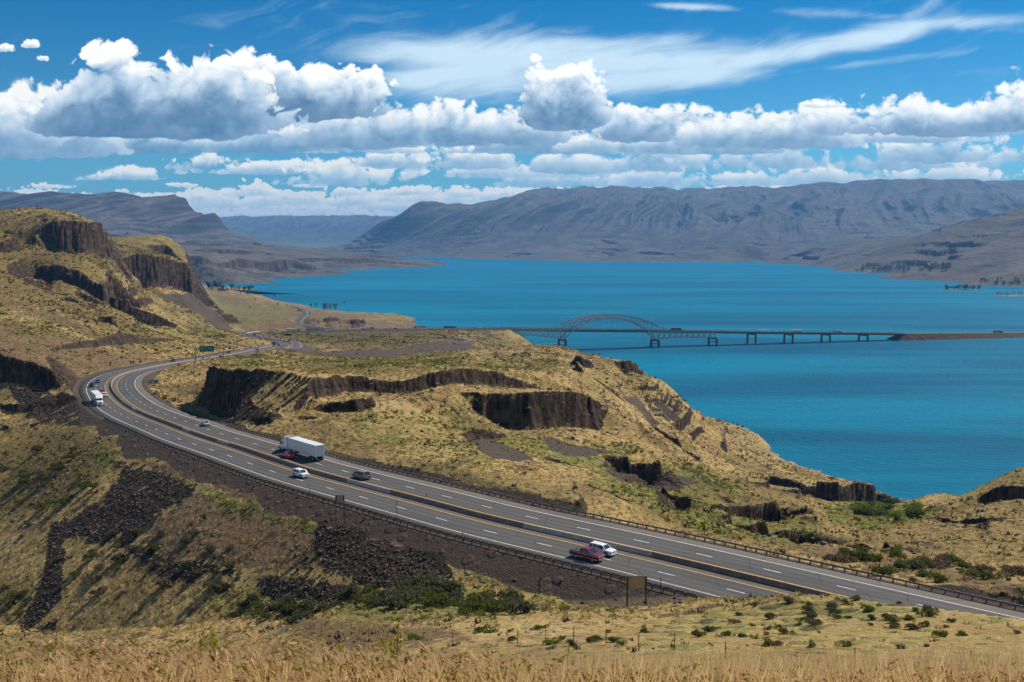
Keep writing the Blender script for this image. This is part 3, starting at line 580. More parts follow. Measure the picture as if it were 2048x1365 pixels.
# big stones of the riprap as relief
riprap *= sst(fbm(Xb / 9, Yb / 9, 4, 505), -.55, .05)
rr = fbm(Xb / 4.5, Yb / 4.5, 5, 500, .7); Z = Z + riprap * rr * .22 * (Yb < 500)
Z = Z + (1 - gravel) * (1 - riprap) * sst(Yb, 70, 140) * np.clip(fbm(Xb / 1.9, Yb / 1.9, 3, 510, .6), -.1, 1) * .45 * (gr < .5) * (riprap < .15)
V = np.stack([Xb.ravel(), Yb.ravel(), Z.ravel()], 1)
me = npmesh('terrain', V, gridfaces(NR, NU), smooth=True)
for nm, a in (('rock', rock), ('gravel', gravel), ('green', green), ('olive', olive), ('riprap', riprap), ('brown', brown)):
    at_ = me.attributes.new(nm, 'FLOAT', 'POINT'); at_.data.foreach_set('value', a.astype(np.float32).ravel())
def terrain_mat(t, b, out):
    P = t.new('ShaderNodeNewGeometry').outputs['Position']; nz = t.xyz(t.new('ShaderNodeNewGeometry').outputs['True Normal'])[2]
    n1 = t.noise(P, .035, 5, .6); n2 = t.noise(P, .35, 6, .65); n3 = t.noise(P, 2.2, 5, .7)
    n2b = t.noise(P, .12, 6, .62)
    mixn = t.add(t.mul(n2, .5), t.mul(n3, .5))
    grass = t.mix(t.ss(n2b, .36, .64), (.27, .165, .045), (.40, .275, .108))
    grass = t.mix(t.ss(n3, .40, .72), grass, (.50, .365, .170))
    pyy = t.xyz(P)[1]; farw = t.ss(pyy, 700, 1500); n5 = t.noise(P, .06, 6, .72)
    grass = t.mix(t.mul(farw, t.ss(n5, .42, .60)), grass, (.115, .105, .038))
    n6 = t.noise(P, .022, 6, .65); n7 = t.noise(P, .30, 5, .7)
    grass = t.mix(t.mul(t.ss(t.add(n6, t.mul(n7, .35)), .66, .80), .62), grass, t.mix(n3, (.10, .078, .028), (.19, .145, .055)))
    soil = t.mix(n3, (.105, .062, .035), (.19, .12, .07))
    bare = t.ss(t.add(t.add(n2, t.mul(n1, .5)), t.mul(t.attr('brown'), .50)), .80, .96)
    col = t.mix(t.mul(bare, .85), grass, soil)
    ol = t.mix(n3, (.085, .062, .02), (.20, .145, .045))
    col = t.mix(t.mul(t.attr('olive'), t.ss(n2b, .30, .52, .55, 1.0)), col, ol)
    gz = t.attr('green')
    col = t.mix(t.mul(t.m('MULTIPLY', gz, t.ss(n2b, .3, .6)), .62), col, t.mix(n3, (.15, .15, .028), (.26, .25, .06)))
    tuft = t.vor(P, .38, 'F1'); tuftn = t.ss(t.add(t.sub(.55, tuft), t.add(t.mul(gz, .42), t.mul(t.sub(n2b, .5), 1.1))), .18, .38)
    grn = t.mix(n3, (.055, .085, .012), (.17, .21, .03))
    col = t.mix(t.mul(tuftn, t.add(.25, t.mul(gz, .7))), col, grn)
    sage = t.vor(P, .21, 'F1'); sg = t.ss(t.add(t.sub(.33, sage), t.mul(t.sub(n1, .5), .8)), .08, .16)
    col = t.mix(t.mul(sg, .75), col, (.05, .052, .025))
    # gravel, riprap, basalt
    gv = t.mix(n3, (.048, .034, .026), (.115, .085, .064))
    col = t.mix(t.ss(t.add(t.attr('gravel'), t.mul(t.sub(n2, .5), .9)), .42, .62), col, gv)
    cell = t.new('ShaderNodeTexVoronoi'); t.put(cell.inputs['Vector'], P); cell.inputs['Scale'].default_value = 2.1
    cr = t.xyz(cell.outputs['Color'])[0]
    rp = t.mix(t.m('POWER', t.add(t.mul(cr, .6), t.mul(t.noise(P, 1.3, 6, .75), .5)), 2.2), (.005, .004, .003), (.125, .09, .065))
    col = t.mix(t.ss(t.add(t.attr('riprap'), t.mul(t.sub(n2, .5), 1.5)), .45, .60), col, rp)
    px, py, pz = t.xyz(P)
    colv = t.vec(t.mul(px, 1.0), t.mul(py, 1.0), t.mul(pz, .16))
    c1 = t.noise(colv, .55, 6, .65); c2 = t.noise(t.vec(px, py, t.mul(pz, 2.5)), .09, 4, .6)
    bs = t.mix(t.ss(c1, .35, .68), (.013, .008, .006), (.105, .066, .042))
    bs = t.mix(t.mul(t.ss(c2, .5, .7), .5), bs, (.16, .11, .065))
    rk = t.m('MAXIMUM', t.attr('rock'), t.mul(t.ss(nz, .70, .54), t.sub(1.0, t.attr('gravel'))))
    col = t.mix(t.ss(t.add(rk, t.mul(t.sub(n2, .5), .8)), .42, .62), col, bs)
    t.put(b.inputs['Base Color'], col); b.inputs['Roughness'].default_value = .92; b.inputs['Specular IOR Level'].default_value = .15
    h = t.add(t.add(t.mul(n3, .5), t.mul(n2, .9)), t.mul(t.mul(c1, rk), 2.4))
    h = t.add(h, t.mul(t.mul(cr, t.attr('riprap')), .12)); h = t.add(h, t.mul(tuftn, .55))
    t.l.new(t.bump(h, .9, .9), b.inputs['Normal'])
terr_mat = material('dry_hillside', terrain_mat)
ter = link('terrain', me, mats=[terr_mat]); tag(ter, kind='structure')
# ---------------------------------------------------------------- far hills
FT = [
 (480,556,4700),(400,556,4250),(560,549,5200),(650,541,5850),(750,537,6280),(850,533,6800),(300,560,4300),(0,560,4300),(300,520,4500),(400,535,4330),
 (400,515,4450),(480,517,5000),(560,520,5330),(600,523,5700),(680,527,6100),(760,528,6500),
 (400,494,5600),(500,495,6200),(600,500,6600),(680,507,7300),(780,518,7400),(380,488,6500),(480,488,8200),(560,492,8800),(650,498,9000),(760,513,8800),
 (600,493,12500),(700,493,13500),(650,489,17000),(480,489,17000),(760,490,16500),
 (0,407,8600),(100,411,8700),(190,420,8800),(250,417,8900),(330,423,9050),(376,424,9100),(400,436,9150),(430,455,9250),(480,472,9400),(530,489,9500),
 (0,440,8100),(0,475,7500),(150,470,7500),(300,480,7600),(400,485,8200),(200,450,8000),(330,455,8300),(-300,405,8600),(-300,480,7000),
 (440,443,23000),(500,440,23000),(560,442,22000),(640,441,22000),(700,442,21500),(790,441,21500),(520,455,20000),(600,452,19500),(700,450,19500),(780,455,19000),(560,475,18000),(700,475,18000),
 (725,499,10900),(735,494,11000),(752,470,11300),(775,448,11450),(800,436,11500),(830,433,11500),(850,425,11600),(870,427,11650),(905,420,11700),(960,412,11900),(1010,404,12100),(1060,405,12200),(1105,402,12300),(1150,404,12300),(1250,403,12400),(1350,401,12500),(1450,404,12500),(1520,398,12600),(1560,391,12600),(1640,381,12700),(1750,376,12800),(1850,374,12900),(1950,374,12900),(2048,371,13000),(2300,371,13000),
 (850,501,10700),(950,501,10400),(1050,500,10100),(1200,494,10000),(1400,482,10000),(1600,472,9900),(1800,468,9800),(2048,466,9600),
 (850,465,11100),(1000,460,11100),(1200,450,11300),(1400,440,11500),(1600,425,11600),(1800,418,11700),(2048,415,11700),
 (1000,512,9600),(1150,508,9300),(1300,503,9000),(1500,492,8600),(1700,482,8200),(1900,476,7800),
 (1050,520,9100),(1200,519,9200),(1350,518.5,9300),(1460,520,8950),(1530,523,8300),(1600,529,7300),(1700,536,6400),(1800,549,5200),(1900,563,4330),(2048,573,3850),(2300,590,3300),
 (1500,512,8700),(1600,508,7900),(1700,500,7100),(1760,505,6200),(1800,490,6500),(1850,478,6000),(1950,470,5600),(2048,464,5300),(2200,460,5200),(1850,530,5000),(1950,530,4600),(2048,520,4500),(2048,550,4050),(2200,540,4000),(1700,525,6650),(1600,520,7500),
]
FTZ = [(0,450,11500,250),(400,450,12000,150),(-300,450,11500,250),(200,450,14000,160),(850,440,13500,380),(730,440,13000,95),(700,440,12000,95),(755,440,13200,150),(790,440,12500,250),(690,440,11000,80),(1000,400,14500,760),(1500,400,15000,850),(2048,380,15500,900),(2300,380,15500,900),(1200,400,22000,500),(2048,400,24000,500),(1200,400,28000,300),(600,440,28000,450),(0,440,25000,300),(2048,400,30000,300),(0,440,30000,300),
 (1000,550,5000,-25),(900,540,6000,-20),(1200,540,6000,-30),(1400,535,6500,-25),(1100,526,8000,-14),(1350,526,8000,-14),(800,548,5200,-14),(650,560,4700,-14),(600,575,3800,-14),(1000,590,3300,-25),(1400,590,3300,-25),(1700,590,3300,-25),(1600,550,5000,-25),(1850,580,3700,-16),(560,562,4500,-10),(500,570,4000,-10),(2048,595,3250,-12),(920,528,7400,-8),(1500,530,7400,-14),
 (0,560,3300,130),(300,560,3300,60),(430,575,3400,8),(-300,560,3300,150)]
fu = np.linspace(-.62, .62, 1250); fy = segrows([(3300, 7000, 300), (7000, 13500, 420), (13500, 30000, 120)])
FU, FY = np.meshgrid(fu, fy); FX = FU * FY
FCL = [([(300,508,4350),(400,512,4450),(480,515,5000),(590,516,5450)], 42, 300, 60), ([(400,500,5300),(560,508,5900),(720,520,6500),(838,525,6950)], 22, 200, 60), ([(330,490,6000),(560,493,7500),(680,501,8300)], 22, 300, 80), ([(380,494,5000),(470,497,5600)], 18, 200, 60)]
_cp, _cz = ctl(FT, FTZ); _cy = np.exp(_cp[:, 1]); _cx = _cp[:, 0] * _cy; _zz = np.zeros((len(_cx), 1)); cliff_apply(_zz, _cx[:, None], _cy[:, None], _zz.copy(), plain=True, CL=FCL)
FZ = coarse_field(FT, FTZ, fu, np.log(fy), 3e-7, _zz[:, 0]); frk = np.zeros_like(FZ)
cliff_apply(FZ, FX, FY, frk, CL=FCL, ns=6.0)
hm = sst(FZ, 120, 420)
# spurs and gullies running down the fall line
wx = fbm(FX / 1500, FY / 1500, 3, 600); 
ww = FX - 1.5 * FZ + wx * 260
g1 = fbm(ww / 520, FY / 5200 + wx * .2, 4, 610, .42, ridge=True)
g2 = fbm(ww / 190 + wx, FY / 1500, 4, 620, .55, ridge=True)
topd = sst(FZ, 420, 820)
FZ = FZ + hm * ((g1 - .1) * 185 * (1 - .62 * topd) + (g2 - .1) * 14)
lo = sst(FZ, 4, 40) * (1 - hm)
m1 = fbm(FX / 420, FY / 420, 6, 640, .55); m2 = fbm(FX / 1100, FY / 900, 4, 650, .5, ridge=True)
# mesas: terraced low country
per = 46.; ph = (FZ + m1 * 75 + m2 * 30) / per; fr_ = ph - np.floor(ph); tz = np.where(fr_ < .6, fr_ * .2, np.minimum(1, .12 + (fr_ - .6) / .12 * .88))
px_, py_ = topix(FX, FY, FZ)
tm = lo * sst(fbm(FX / 700 + 9, FY / 1400, 4, 660), -.02, .3) * sst(FY, 3600, 4200)
FZ = FZ + tm * (tz - fr_) * per * .8 + lo * m1 * 14
frock = np.maximum(frk, tm * sst(fr_, .58, .62) * (1 - sst(fr_, .72, .78)))
fme = npmesh('hills', np.stack([FX.ravel(), FY.ravel(), FZ.ravel()], 1), gridfaces(len(fy), len(fu)), smooth=True)
a_ = fme.attributes.new('rock', 'FLOAT', 'POINT'); a_.data.foreach_set('value', frock.astype(np.float32).ravel())
def farm(t, b, out):
    g = t.new('ShaderNodeNewGeometry'); P = g.outputs['Position']; nz = t.xyz(g.outputs['Normal'])[2]; px, py, pz = t.xyz(P)
    n1 = t.noise(P, .0012, 6, .6); n2 = t.noise(P, .006, 7, .68); n3 = t.noise(P, .03, 5, .7)
    col = t.mix(t.ss(n2, .35, .65), (.066, .058, .054), (.150, .120, .098))
    col = t.mix(t.mul(t.ss(n1, .5, .66), .55), col, (.07, .058, .036))
    band = t.noise(t.vec(t.mul(px, .0006), t.mul(py, .0006), t.mul(pz, .035)), 1.0, 5, .6)
    steep = t.ss(nz, .93, .78)
    col = t.mix(t.mul(steep, .8), col, t.mix(t.ss(band, .4, .6), (.016, .013, .013), (.055, .040, .032)))  # steep faces: dark basalt, darkened further in colour to stand in for their shade
    col = t.mix(t.mul(t.ss(t.add(n3, t.mul(n2, .5)), .80, .92), .6), col, (.03, .028, .018))
    col = t.mix(t.ss(t.add(t.attr('rock'), t.mul(t.sub(n3, .5), .6)), .35, .55), col, t.mix(n3, (.035, .022, .016), (.12, .075, .05)))
    # irrigated flats beyond the gap
    far = t.mul(t.ss(py, 11800, 12600), t.ss(pz, 150, 115)); col = t.mix(far, col, t.mix(t.ss(n3, .45, .6), (.06, .10, .03), (.22, .2, .1)))
    t.put(b.inputs['Base Color'], col); b.inputs['Roughness'].default_value = .95; b.inputs['Specular IOR Level'].default_value = .1
    t.l.new(t.bump(t.add(t.mul(n2, 1.0), t.mul(n3, .35)), .8, 30.0), b.inputs['Normal'])
tag(link('hills', fme, mats=[material('far_hills', farm)]), kind='structure')
# ---------------------------------------------------------------- lake
def waterm(t, b, out):
    P = t.new('ShaderNodeNewGeometry').outputs['Position']; px, py, pz = t.xyz(P)
    w1 = t.noise(t.vec(t.mul(px, .09), t.mul(py, .16), 0.0), 1.0, 6, .62); w2 = t.noise(t.vec(t.mul(px, .5), t.mul(py, .8), 3.0), 1.0, 4, .6)
    st = t.noise(t.vec(t.mul(px, .0008), t.mul(py, .0046), 1.0), 1.0, 8, .66)
    col = t.mix(t.ss(st, .35, .65), (.0, .092, .176), (.0, .185, .300))
    col = t.mix(t.mul(t.ss(py, 1500, 6000), .35), col, (.0, .165, .31))
    wc = t.mul(t.ss(t.noise(t.vec(t.mul(px, .22), t.mul(py, .30), 9.0), 1.0, 3, .6), .705, .75), .60)
    col = t.mix(wc, col, (.7, .75, .78))
    t.put(b.inputs['Base Color'], col); b.inputs['Roughness'].default_value = .38; b.inputs['Specular IOR Level'].default_value = .04; b.inputs['IOR'].default_value = 1.33
    t.l.new(t.bump(t.add(w1, t.mul(w2, .35)), 1.0, 3.0), b.inputs['Normal'])
wv = [(-60000, 250, 0), (60000, 250, 0), (60000, 30500, 0), (-60000, 30500, 0)]
tag(link('lake_water', npmesh('lake_water', wv, [(0, 1, 2, 3)]), mats=[material('lake_water', waterm)]), kind='structure')

# ---------------------------------------------------------------- air
hz = MBOX = npmesh('haze', [(x, y, z) for z in (-61, 1060) for y in (-300, 31000) for x in (-62000, 62000)], [(0, 2, 3, 1), (4, 5, 7, 6), (0, 1, 5, 4), (2, 6, 7, 3), (0, 4, 6, 2), (1, 3, 7, 5)])
hm_ = bpy.data.materials.new('air'); hm_.use_nodes = True; _t = NT(hm_.node_tree); _o = _t.new('ShaderNodeOutputMaterial'); _v = _t.new('ShaderNodeVolumePrincipled')
_v.inputs['Color'].default_value = (.16, .50, 1.0, 1); _v.inputs['Density'].default_value = 4.1e-5; _v.inputs['Anisotropy'].default_value = 0.1
_t.l.new(_v.outputs[0], _o.inputs['Volume']); tag(link('haze', hz, mats=[hm_]), kind='stuff')
# ---------------------------------------------------------------- mesh collector
class MB:
    def __init__(s): s.v = []; s.f = []; s.uv = None
    def box(s, c, d, rz=0.0, M=None, taper=1.0):
        x, y, z = (k / 2 for k in d); b = len(s.v)
        for k, (sx, sy, sz) in enumerate([(-1,-1,-1),(1,-1,-1),(1,1,-1),(-1,1,-1),(-1,-1,1),(1,-1,1),(1,1,1),(-1,1,1)]):
            q = taper if sz > 0 else 1.0
            p = Vector((sx * x * q, sy * y * q, sz * z))
            if rz: p = Matrix.Rotation(rz, 3, 'Z') @ p
            if M is not None: p = M @ p
            s.v.append(tuple(p + Vector(c)))
        for f in [(0,3,2,1),(4,5,6,7),(0,1,5,4),(1,2,6,5),(2,3,7,6),(3,0,4,7)]: s.f.append(tuple(b + i for i in f))
        return s
    def bar(s, a, b_, w, h=None):
        a = Vector(a); b_ = Vector(b_); d = b_ - a
        M = d.to_track_quat('Z', 'Y').to_matrix(); return s.box((a + b_) / 2, (w, h or w, d.length), M=M)
    def tube(s, a, b_, r0, r1=None, n=8):
        a = Vector(a); b_ = Vector(b_); r1 = r0 if r1 is None else r1; q = (b_ - a).to_track_quat('Z', 'Y').to_matrix(); k = len(s.v)
        for c, r in ((a, r0), (b_, r1)):
            for i in range(n): s.v.append(tuple(c + q @ Vector((r * math.cos(2 * math.pi * i / n), r * math.sin(2 * math.pi * i / n), 0))))
        for i in range(n): s.f.append((k + i, k + (i + 1) % n, k + n + (i + 1) % n, k + n + i))
        s.f.append(tuple(range(k + n - 1, k - 1, -1))); s.f.append(tuple(range(k + n, k + 2 * n))); return s
    def loft(s, rings, cap=True):
        k = len(s.v); n = len(rings[0])
        for r in rings: s.v += [tuple(p) for p in r]
        for j in range(len(rings) - 1):
            for i in range(n):
                a = k + j * n; s.f.append((a + i, a + (i + 1) % n, a + n + (i + 1) % n, a + n + i))
        if cap: s.f.append(tuple(range(k + n - 1, k - 1, -1))); s.f.append(tuple(range(k + (len(rings) - 1) * n, k + len(rings) * n)))
        return s
    def prism(s, prof, y0, y1):
        """profile in x-z, extruded over y"""
        return s.loft([[(x, y0, z) for x, z in prof], [(x, y1, z) for x, z in prof]])
    def quad(s, *p):
        k = len(s.v); s.v += [tuple(q) for q in p]; s.f.append(tuple(range(k, k + len(p)))); return s
    def build(s, name, mat, parent=None, bevel=0.0, smooth=False):
        me = bpy.data.meshes.new(name); me.from_pydata(s.v, [], s.f); 
        bm = bmesh.new(); bm.from_mesh(me); bmesh.ops.recalc_face_normals(bm, faces=bm.faces)
        if bevel: bmesh.ops.bevel(bm, geom=[e for e in bm.edges if len(e.link_faces) == 2 and e.calc_face_angle(0) > .5], offset=bevel, segments=2, affect='EDGES', profile=.6, clamp_overlap=True)
        bm.to_mesh(me); bm.free()
        if smooth: me.polygons.foreach_set('use_smooth', [True] * len(me.polygons)); 
        return link(name, me, parent, [mat])
def children(o): return [c for c in bpy.data.objects if c.parent == o]
def copy_tree(o, kids, parent=None):
    c = o.copy(); COL.objects.link(c); c.parent = parent
    for k in kids.get(o.name, ()): copy_tree(k, kids, c)
    return c
# ---------------------------------------------------------------- road surface and markings
M_line = paint('white_road_paint', (.62, .62, .58), .7, var=.2, scale=1.5); M_yel = paint('yellow_road_paint', (.62, .33, .03), .7, var=.2, scale=1.5)
def asphaltm(t, b, out):
    uv = t.new('ShaderNodeUVMap', uv_map='lane').outputs[0]; u, v, _ = t.xyz(uv)
    P = t.new('ShaderNodeNewGeometry').outputs['Position']
    n = t.noise(P, .8, 6, .65); lg = t.noise(t.vec(t.mul(u, 2.2), t.mul(v, .015), 0.), 1.0, 5, .6); fine = t.noise(P, 9., 3, .6)
    a = t.m('ABSOLUTE', u)
    w = None
    for c in (3.2, 5.0, 6.9, 8.7):
        g = t.m('EXPONENT', t.mul(t.m('POWER', t.mul(t.sub(a, c), 1.6), 2.0), -1.0)); w = g if w is None else t.m('MAXIMUM', w, g)
    col = t.mix(t.add(t.mul(n, .5), t.mul(lg, .5)), (.074, .070, .068), (.114, .108, .104))
    col = t.mix(t.mul(w, t.add(.42, t.mul(lg, .6))), col, (.056, .053, .052))
    sh = t.ss(t.m('MAXIMUM', t.sub(a, 9.6), t.sub(2.2, a)), -.1, .25); col = t.mix(t.mul(sh, .7), col, (.110, .092, .078))
    col = t.mix(t.mul(t.ss(fine, .55, .8), .25), col, (.18, .16, .15))
    patch = t.noise(t.vec(t.mul(u, .16), t.mul(v, .022), 4.0), 1.0, 3, .5); col = t.mix(t.mul(t.ss(patch, .56, .60), .30), col, (.035, .033, .032))
    ck = t.vor(t.vec(t.mul(u, .20), t.mul(v, .09), 0.0), 1.0, 'DISTANCE_TO_EDGE'); col = t.mix(t.mul(t.ss(ck, .012, .004), .55), col, (.02, .018, .017))
    t.put(b.inputs['Base Color'], col); b.inputs['Roughness'].default_value = .85; b.inputs['Specular IOR Level'].default_value = .25
    t.l.new(t.bump(fine, .2, .03), b.inputs['Normal'])
M_asph = material('asphalt', asphaltm)
def ribbon(mb_name, P, offs, dz, mat, i0=0, i1=None, parent=None, skirt=0.0, N=None, uvs=True):
    i1 = len(P) if i1 is None else i1
    N = frame(P)[1] if N is None else N
    p = P[i0:i1]; n = N[i0:i1]; offs = np.array(offs, float)
    cols = [p[:, None, :2] + n[:, None, :] * offs[None, :, None]]
    XY = cols[0]; Zc_ = np.repeat(p[:, 2][:, None], len(offs), 1) + dz
    V = np.concatenate([XY, Zc_[..., None]], 2)
    if skirt:
        a = V[:, :1].copy(); a[..., 2] -= skirt; c = V[:, -1:].copy(); c[..., 2] -= skirt; V = np.concatenate([a, V, c], 1); offs = np.concatenate([[offs[0]], offs, [offs[-1]]])
    r, c = V.shape[:2]
    me = npmesh(mb_name, V.reshape(-1, 3), gridfaces(r, c)[:, ::-1])
    if uvs:
        L = np.arange(i0, i1) * 2.0; uv = np.stack([np.repeat(offs[None], r, 0), np.repeat(L[:, None], c, 1)], 2).reshape(-1, 2)
        li = np.empty(len(me.loops), np.int32); me.loops.foreach_get('vertex_index', li)
        ul = me.uv_layers.new(name='lane'); ul.data.foreach_set('uv', uv[li].astype(np.float32).ravel())
    return link(mb_name, me, parent, [mat])
tag(ribbon('road', ROAD, [-12.6, -9, -6, -3, 0, 3, 6, 9, 12.6], 0, M_asph, skirt=.9), kind='structure')
tag(ribbon('road', RAMP, [-4.2, 0, 4.2], .05, M_asph, skirt=1.2), kind='structure')
tag(ribbon('road', RAMP2, [-4.2, 0, 4.2], .10, M_asph, skirt=1.2), kind='structure')
tag(ribbon('road', LOCAL, [-6, 0, 6], .05, M_asph, skirt=1.5), kind='structure')
def strip(P, o, w, dz=.012): return (P, o - w / 2, o + w / 2, dz)
def strips(name, items, mat, parent=None):
    Vs, Fs = [], []; k = 0
    for p, n, o0, o1 in items:
        a = p.copy(); a[:, :2] += n * o0; b = p.copy(); b[:, :2] += n * o1
        lift = .006 + .00006 * p[:, 1]
        a[:, 2] += lift; b[:, 2] += lift
        V = np.stack([a, b], 1); r = len(V); Vs.append(V.reshape(-1, 3)); Fs.append(gridfaces(r, 2)[:, ::-1] + k); k += 2 * r
    return link(name, npmesh(name, np.concatenate(Vs), np.concatenate(Fs)), parent, [mat])
it = [(ROAD, RN, o - .09, o + .09) for o in (-9.7, 9.7)]
ROAD1 = np.stack([np.interp(np.arange(0, (len(ROAD) - 1) * 2, .5), np.arange(len(ROAD)) * 2., ROAD[:, k]) for k in range(3)], 1)
RN1 = frame(ROAD1)[1]
for o in (-6.0, 6.0):
    for k in range(0, len(ROAD1) - 8, 24): it.append((ROAD1[k:k + 7], RN1[k:k + 7], o - .09, o + .09))
for PP in (RAMP,):
    nn = frame(PP)[1]; it += [(PP, nn, o - .09, o + .09) for o in (-3.4, 3.4)]
for PP in (LOCAL,):
    nn = frame(PP)[1]; it += [(PP, nn, o - .12, o + .12) for o in (-5., 5.)]
tag(strips('road_marking', it, M_line), kind='structure')
tag(strips('road_marking', [(ROAD, RN, o - .10, o + .10) for o in (-2.35, 2.35)], M_yel), kind='structure')
# ---------------------------------------------------------------- lane placement
_pc = {}
def lane_at(px, py, off):
    if off not in _pc:
        Q = ROAD1.copy(); Q[:, :2] += RN1 * off; _pc[off] = (Q, topix(Q[:, 0], Q[:, 1], Q[:, 2]))
    Q, (a, b) = _pc[off]; i = int(np.argmin((a - px) ** 2 + ((b - py) * 1.5) ** 2)); T = ROAD1[min(i + 2, len(ROAD1) - 1)] - ROAD1[max(i - 2, 0)]
    return Vector(Q[i]), math.atan2(T[1], T[0]), i
def road_index(px, py, off=0.0): return lane_at(px, py, off)[2] // 4
# ---------------------------------------------------------------- concrete median barrier
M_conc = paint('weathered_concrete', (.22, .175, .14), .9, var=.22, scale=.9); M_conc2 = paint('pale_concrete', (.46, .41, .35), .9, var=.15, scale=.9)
prof = [(-.30, 0), (-.30, .08), (-.16, .30), (-.085, .81), (.085, .81), (.16, .30), (.30, .08), (.30, 0)]
def barrier_mesh(mat):
    m = MB(); L = 3.74
    m.loft([[(x0, a * (1 if abs(x0) < L / 2 - .02 else .96), z) for a, z in prof] for x0 in (-L / 2, -L / 2 + .03, L / 2 - .03, L / 2)])
    for sx in (-.9, .9): m.box((sx, 0, .05), (.5, .62, .06))
    o = m.build('concrete_barrier', mat); return o
bar0 = barrier_mesh(M_conc); bar1 = barrier_mesh(M_conc2)
LEN = (len(ROAD) - 1) * 2.0
def road_s(s, off=0.0):
    s = min(max(s, 0), LEN - .01); i = s / 2; k = int(i); f = i - k; p = ROAD[k] * (1 - f) + ROAD[k + 1] * f; n = RN[k]; T = ROAD[k + 1] - ROAD[k]
    return Vector((p[0] + n[0] * off, p[1] + n[1] * off, p[2])), math.atan2(T[1], T[0]), math.asin(T[2] / np.linalg.norm(T))
def tagb(o, pale): tag(o, 'pale newer grey concrete barrier segment standing in the weathered median line of the highway' if pale else 'weathered brown grey concrete barrier segment in the median line of the highway', 'barrier', 'concrete barrier segments down the highway median')
sA = 0.0; k = 0; BS = 3.8
pale_runs = [(21, 27), (38, 41), (58, 59), (66, 67), (84, 85)]
first = [True, True]
while k < 298:
    s = 14 + k * BS
    if s > LEN - 620: break
    p, a, g = road_s(s); pale = any(x <= k <= y for x, y in pale_runs)
    src = bar1 if pale else bar0
    if first[int(pale)]: o = src; first[int(pale)] = False
    else: o = src.copy(); COL.objects.link(o)
    o.location = p; o.rotation_euler = (0, -g, a); tagb(o, pale); k += 1
i_end = int((14 + k * BS) / 2) 
def sweep(name, P, N, prof, mat, i0, i1, off=0.0, dz=0.0, parent=None, st=1):
    p = P[i0:i1:st]; n = N[i0:i1:st]; pr = np.array(prof, float)
    V = np.empty((len(p), len(pr), 3)); V[:, :, 0] = p[:, None, 0] + n[:, None, 0] * (pr[None, :, 0] + off); V[:, :, 1] = p[:, None, 1] + n[:, None, 1] * (pr[None, :, 0] + off); V[:, :, 2] = p[:, None, 2] + pr[None, :, 1] + dz
    r, c = V.shape[:2]; f = gridfaces(r, c); ex = np.arange(r - 1) * c; f = np.concatenate([f, np.stack([ex + c - 1, ex, ex + c, ex + 2 * c - 1], 1)])
    return link(name, npmesh(name, V.reshape(-1, 3), f), parent, [mat])
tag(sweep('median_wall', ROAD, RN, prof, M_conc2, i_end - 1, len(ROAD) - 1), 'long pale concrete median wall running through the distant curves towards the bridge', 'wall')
# ---------------------------------------------------------------- steel guardrails
M_galv = paint('weathered_galvanised_steel', (.17, .15, .13), .55, .4, .2, 2.0); M_post = paint('weathered_timber_post', (.11, .085, .06), .9, 0, .3, 4.0)
beam = [(0, .45), (.05, .49), (.05, .54), (0, .58), (0, .62), (.05, .66), (.05, .72), (0, .76), (-.03, .76), (-.03, .45)]
def guardrail(i0, i1, off, label, P=ROAD, N=RN, lod=False, endcap=False):
    p0 = P[(i0 + i1) // 2]; root = empty('guardrail', (float(p0[0]), float(p0[1]), float(p0[2]))); tag(root, label, 'guardrail')
    def par(o): o.parent = root; o.matrix_parent_inverse = Matrix.Translation(-root.location); return o
    sg = 1 if off < 0 else -1                       # beam faces the traffic
    par(sweep('rail', P, N, [(x * sg * 1.2, z + .02) for x, z in beam], M_galv, i0, i1, off=off))
    pm = MB().box((0, 0, .2), (.19, .22, 1.12)).box((0, -sg * .0, .60), (.15, .36, .34)).build('post', M_post)
    n = int((i1 - i0) * 2 / 1.9); src = pm; used = False; pts = []
    for k in range(n):
        s = (i0 * 2) + k * 1.9; q = s / 2; j = min(int(q), len(P) - 2); f = q - j; p = P[j] * (1 - f) + P[j + 1] * f; T = P[j + 1] - P[j]
        pts.append((p[0] + N[j][0] * (off - sg * .20), p[1] + N[j][1] * (off - sg * .20), p[2] - .02, math.atan2(T[1], T[0])))
    pts.sort(key=lambda q: q[1])
    for k, (x, y, z, a) in enumerate(pts[:96]):
        o = src if not used else src.copy()
        if used: COL.objects.link(o)
        used = True; o.location = (x, y, z); o.rotation_euler = (0, 0, a); par(o)
    if len(pts) > 96:
        m = MB()
        for (x, y, z, a) in pts[96:]: m.box((x, y, z + .2), (.19, .22, 1.12), rz=a)
        par(m.build('far_post', M_post))['kind'] = 'stuff'
    if endcap:
        p = pts[0]; par(MB().box((p[0], p[1], p[2] + .55), (.7, .5, .62), rz=p[3]).build('end_terminal', paint('grey_plastic', (.16, .17, .18), .6), None, bevel=.04))
    return root
iA = road_index(1400, 1203, -12.9); iB = road_index(182, 858, -12.9)
iC = road_index(432, 868, 12.9)
guardrail(iA, iB, -12.95, 'long near side guardrail on close set posts along the gravel embankment', endcap=True)
guardrail(0, iC, 12.95, 'lake side guardrail along the far edge of the highway above the slope')
iD = road_index(355, 737, 12.9); iE = road_index(470, 717, 12.9)
guardrail(iD, iE, 12.95, 'dark guardrail on the inside of the distant straight under the green sign gantry')
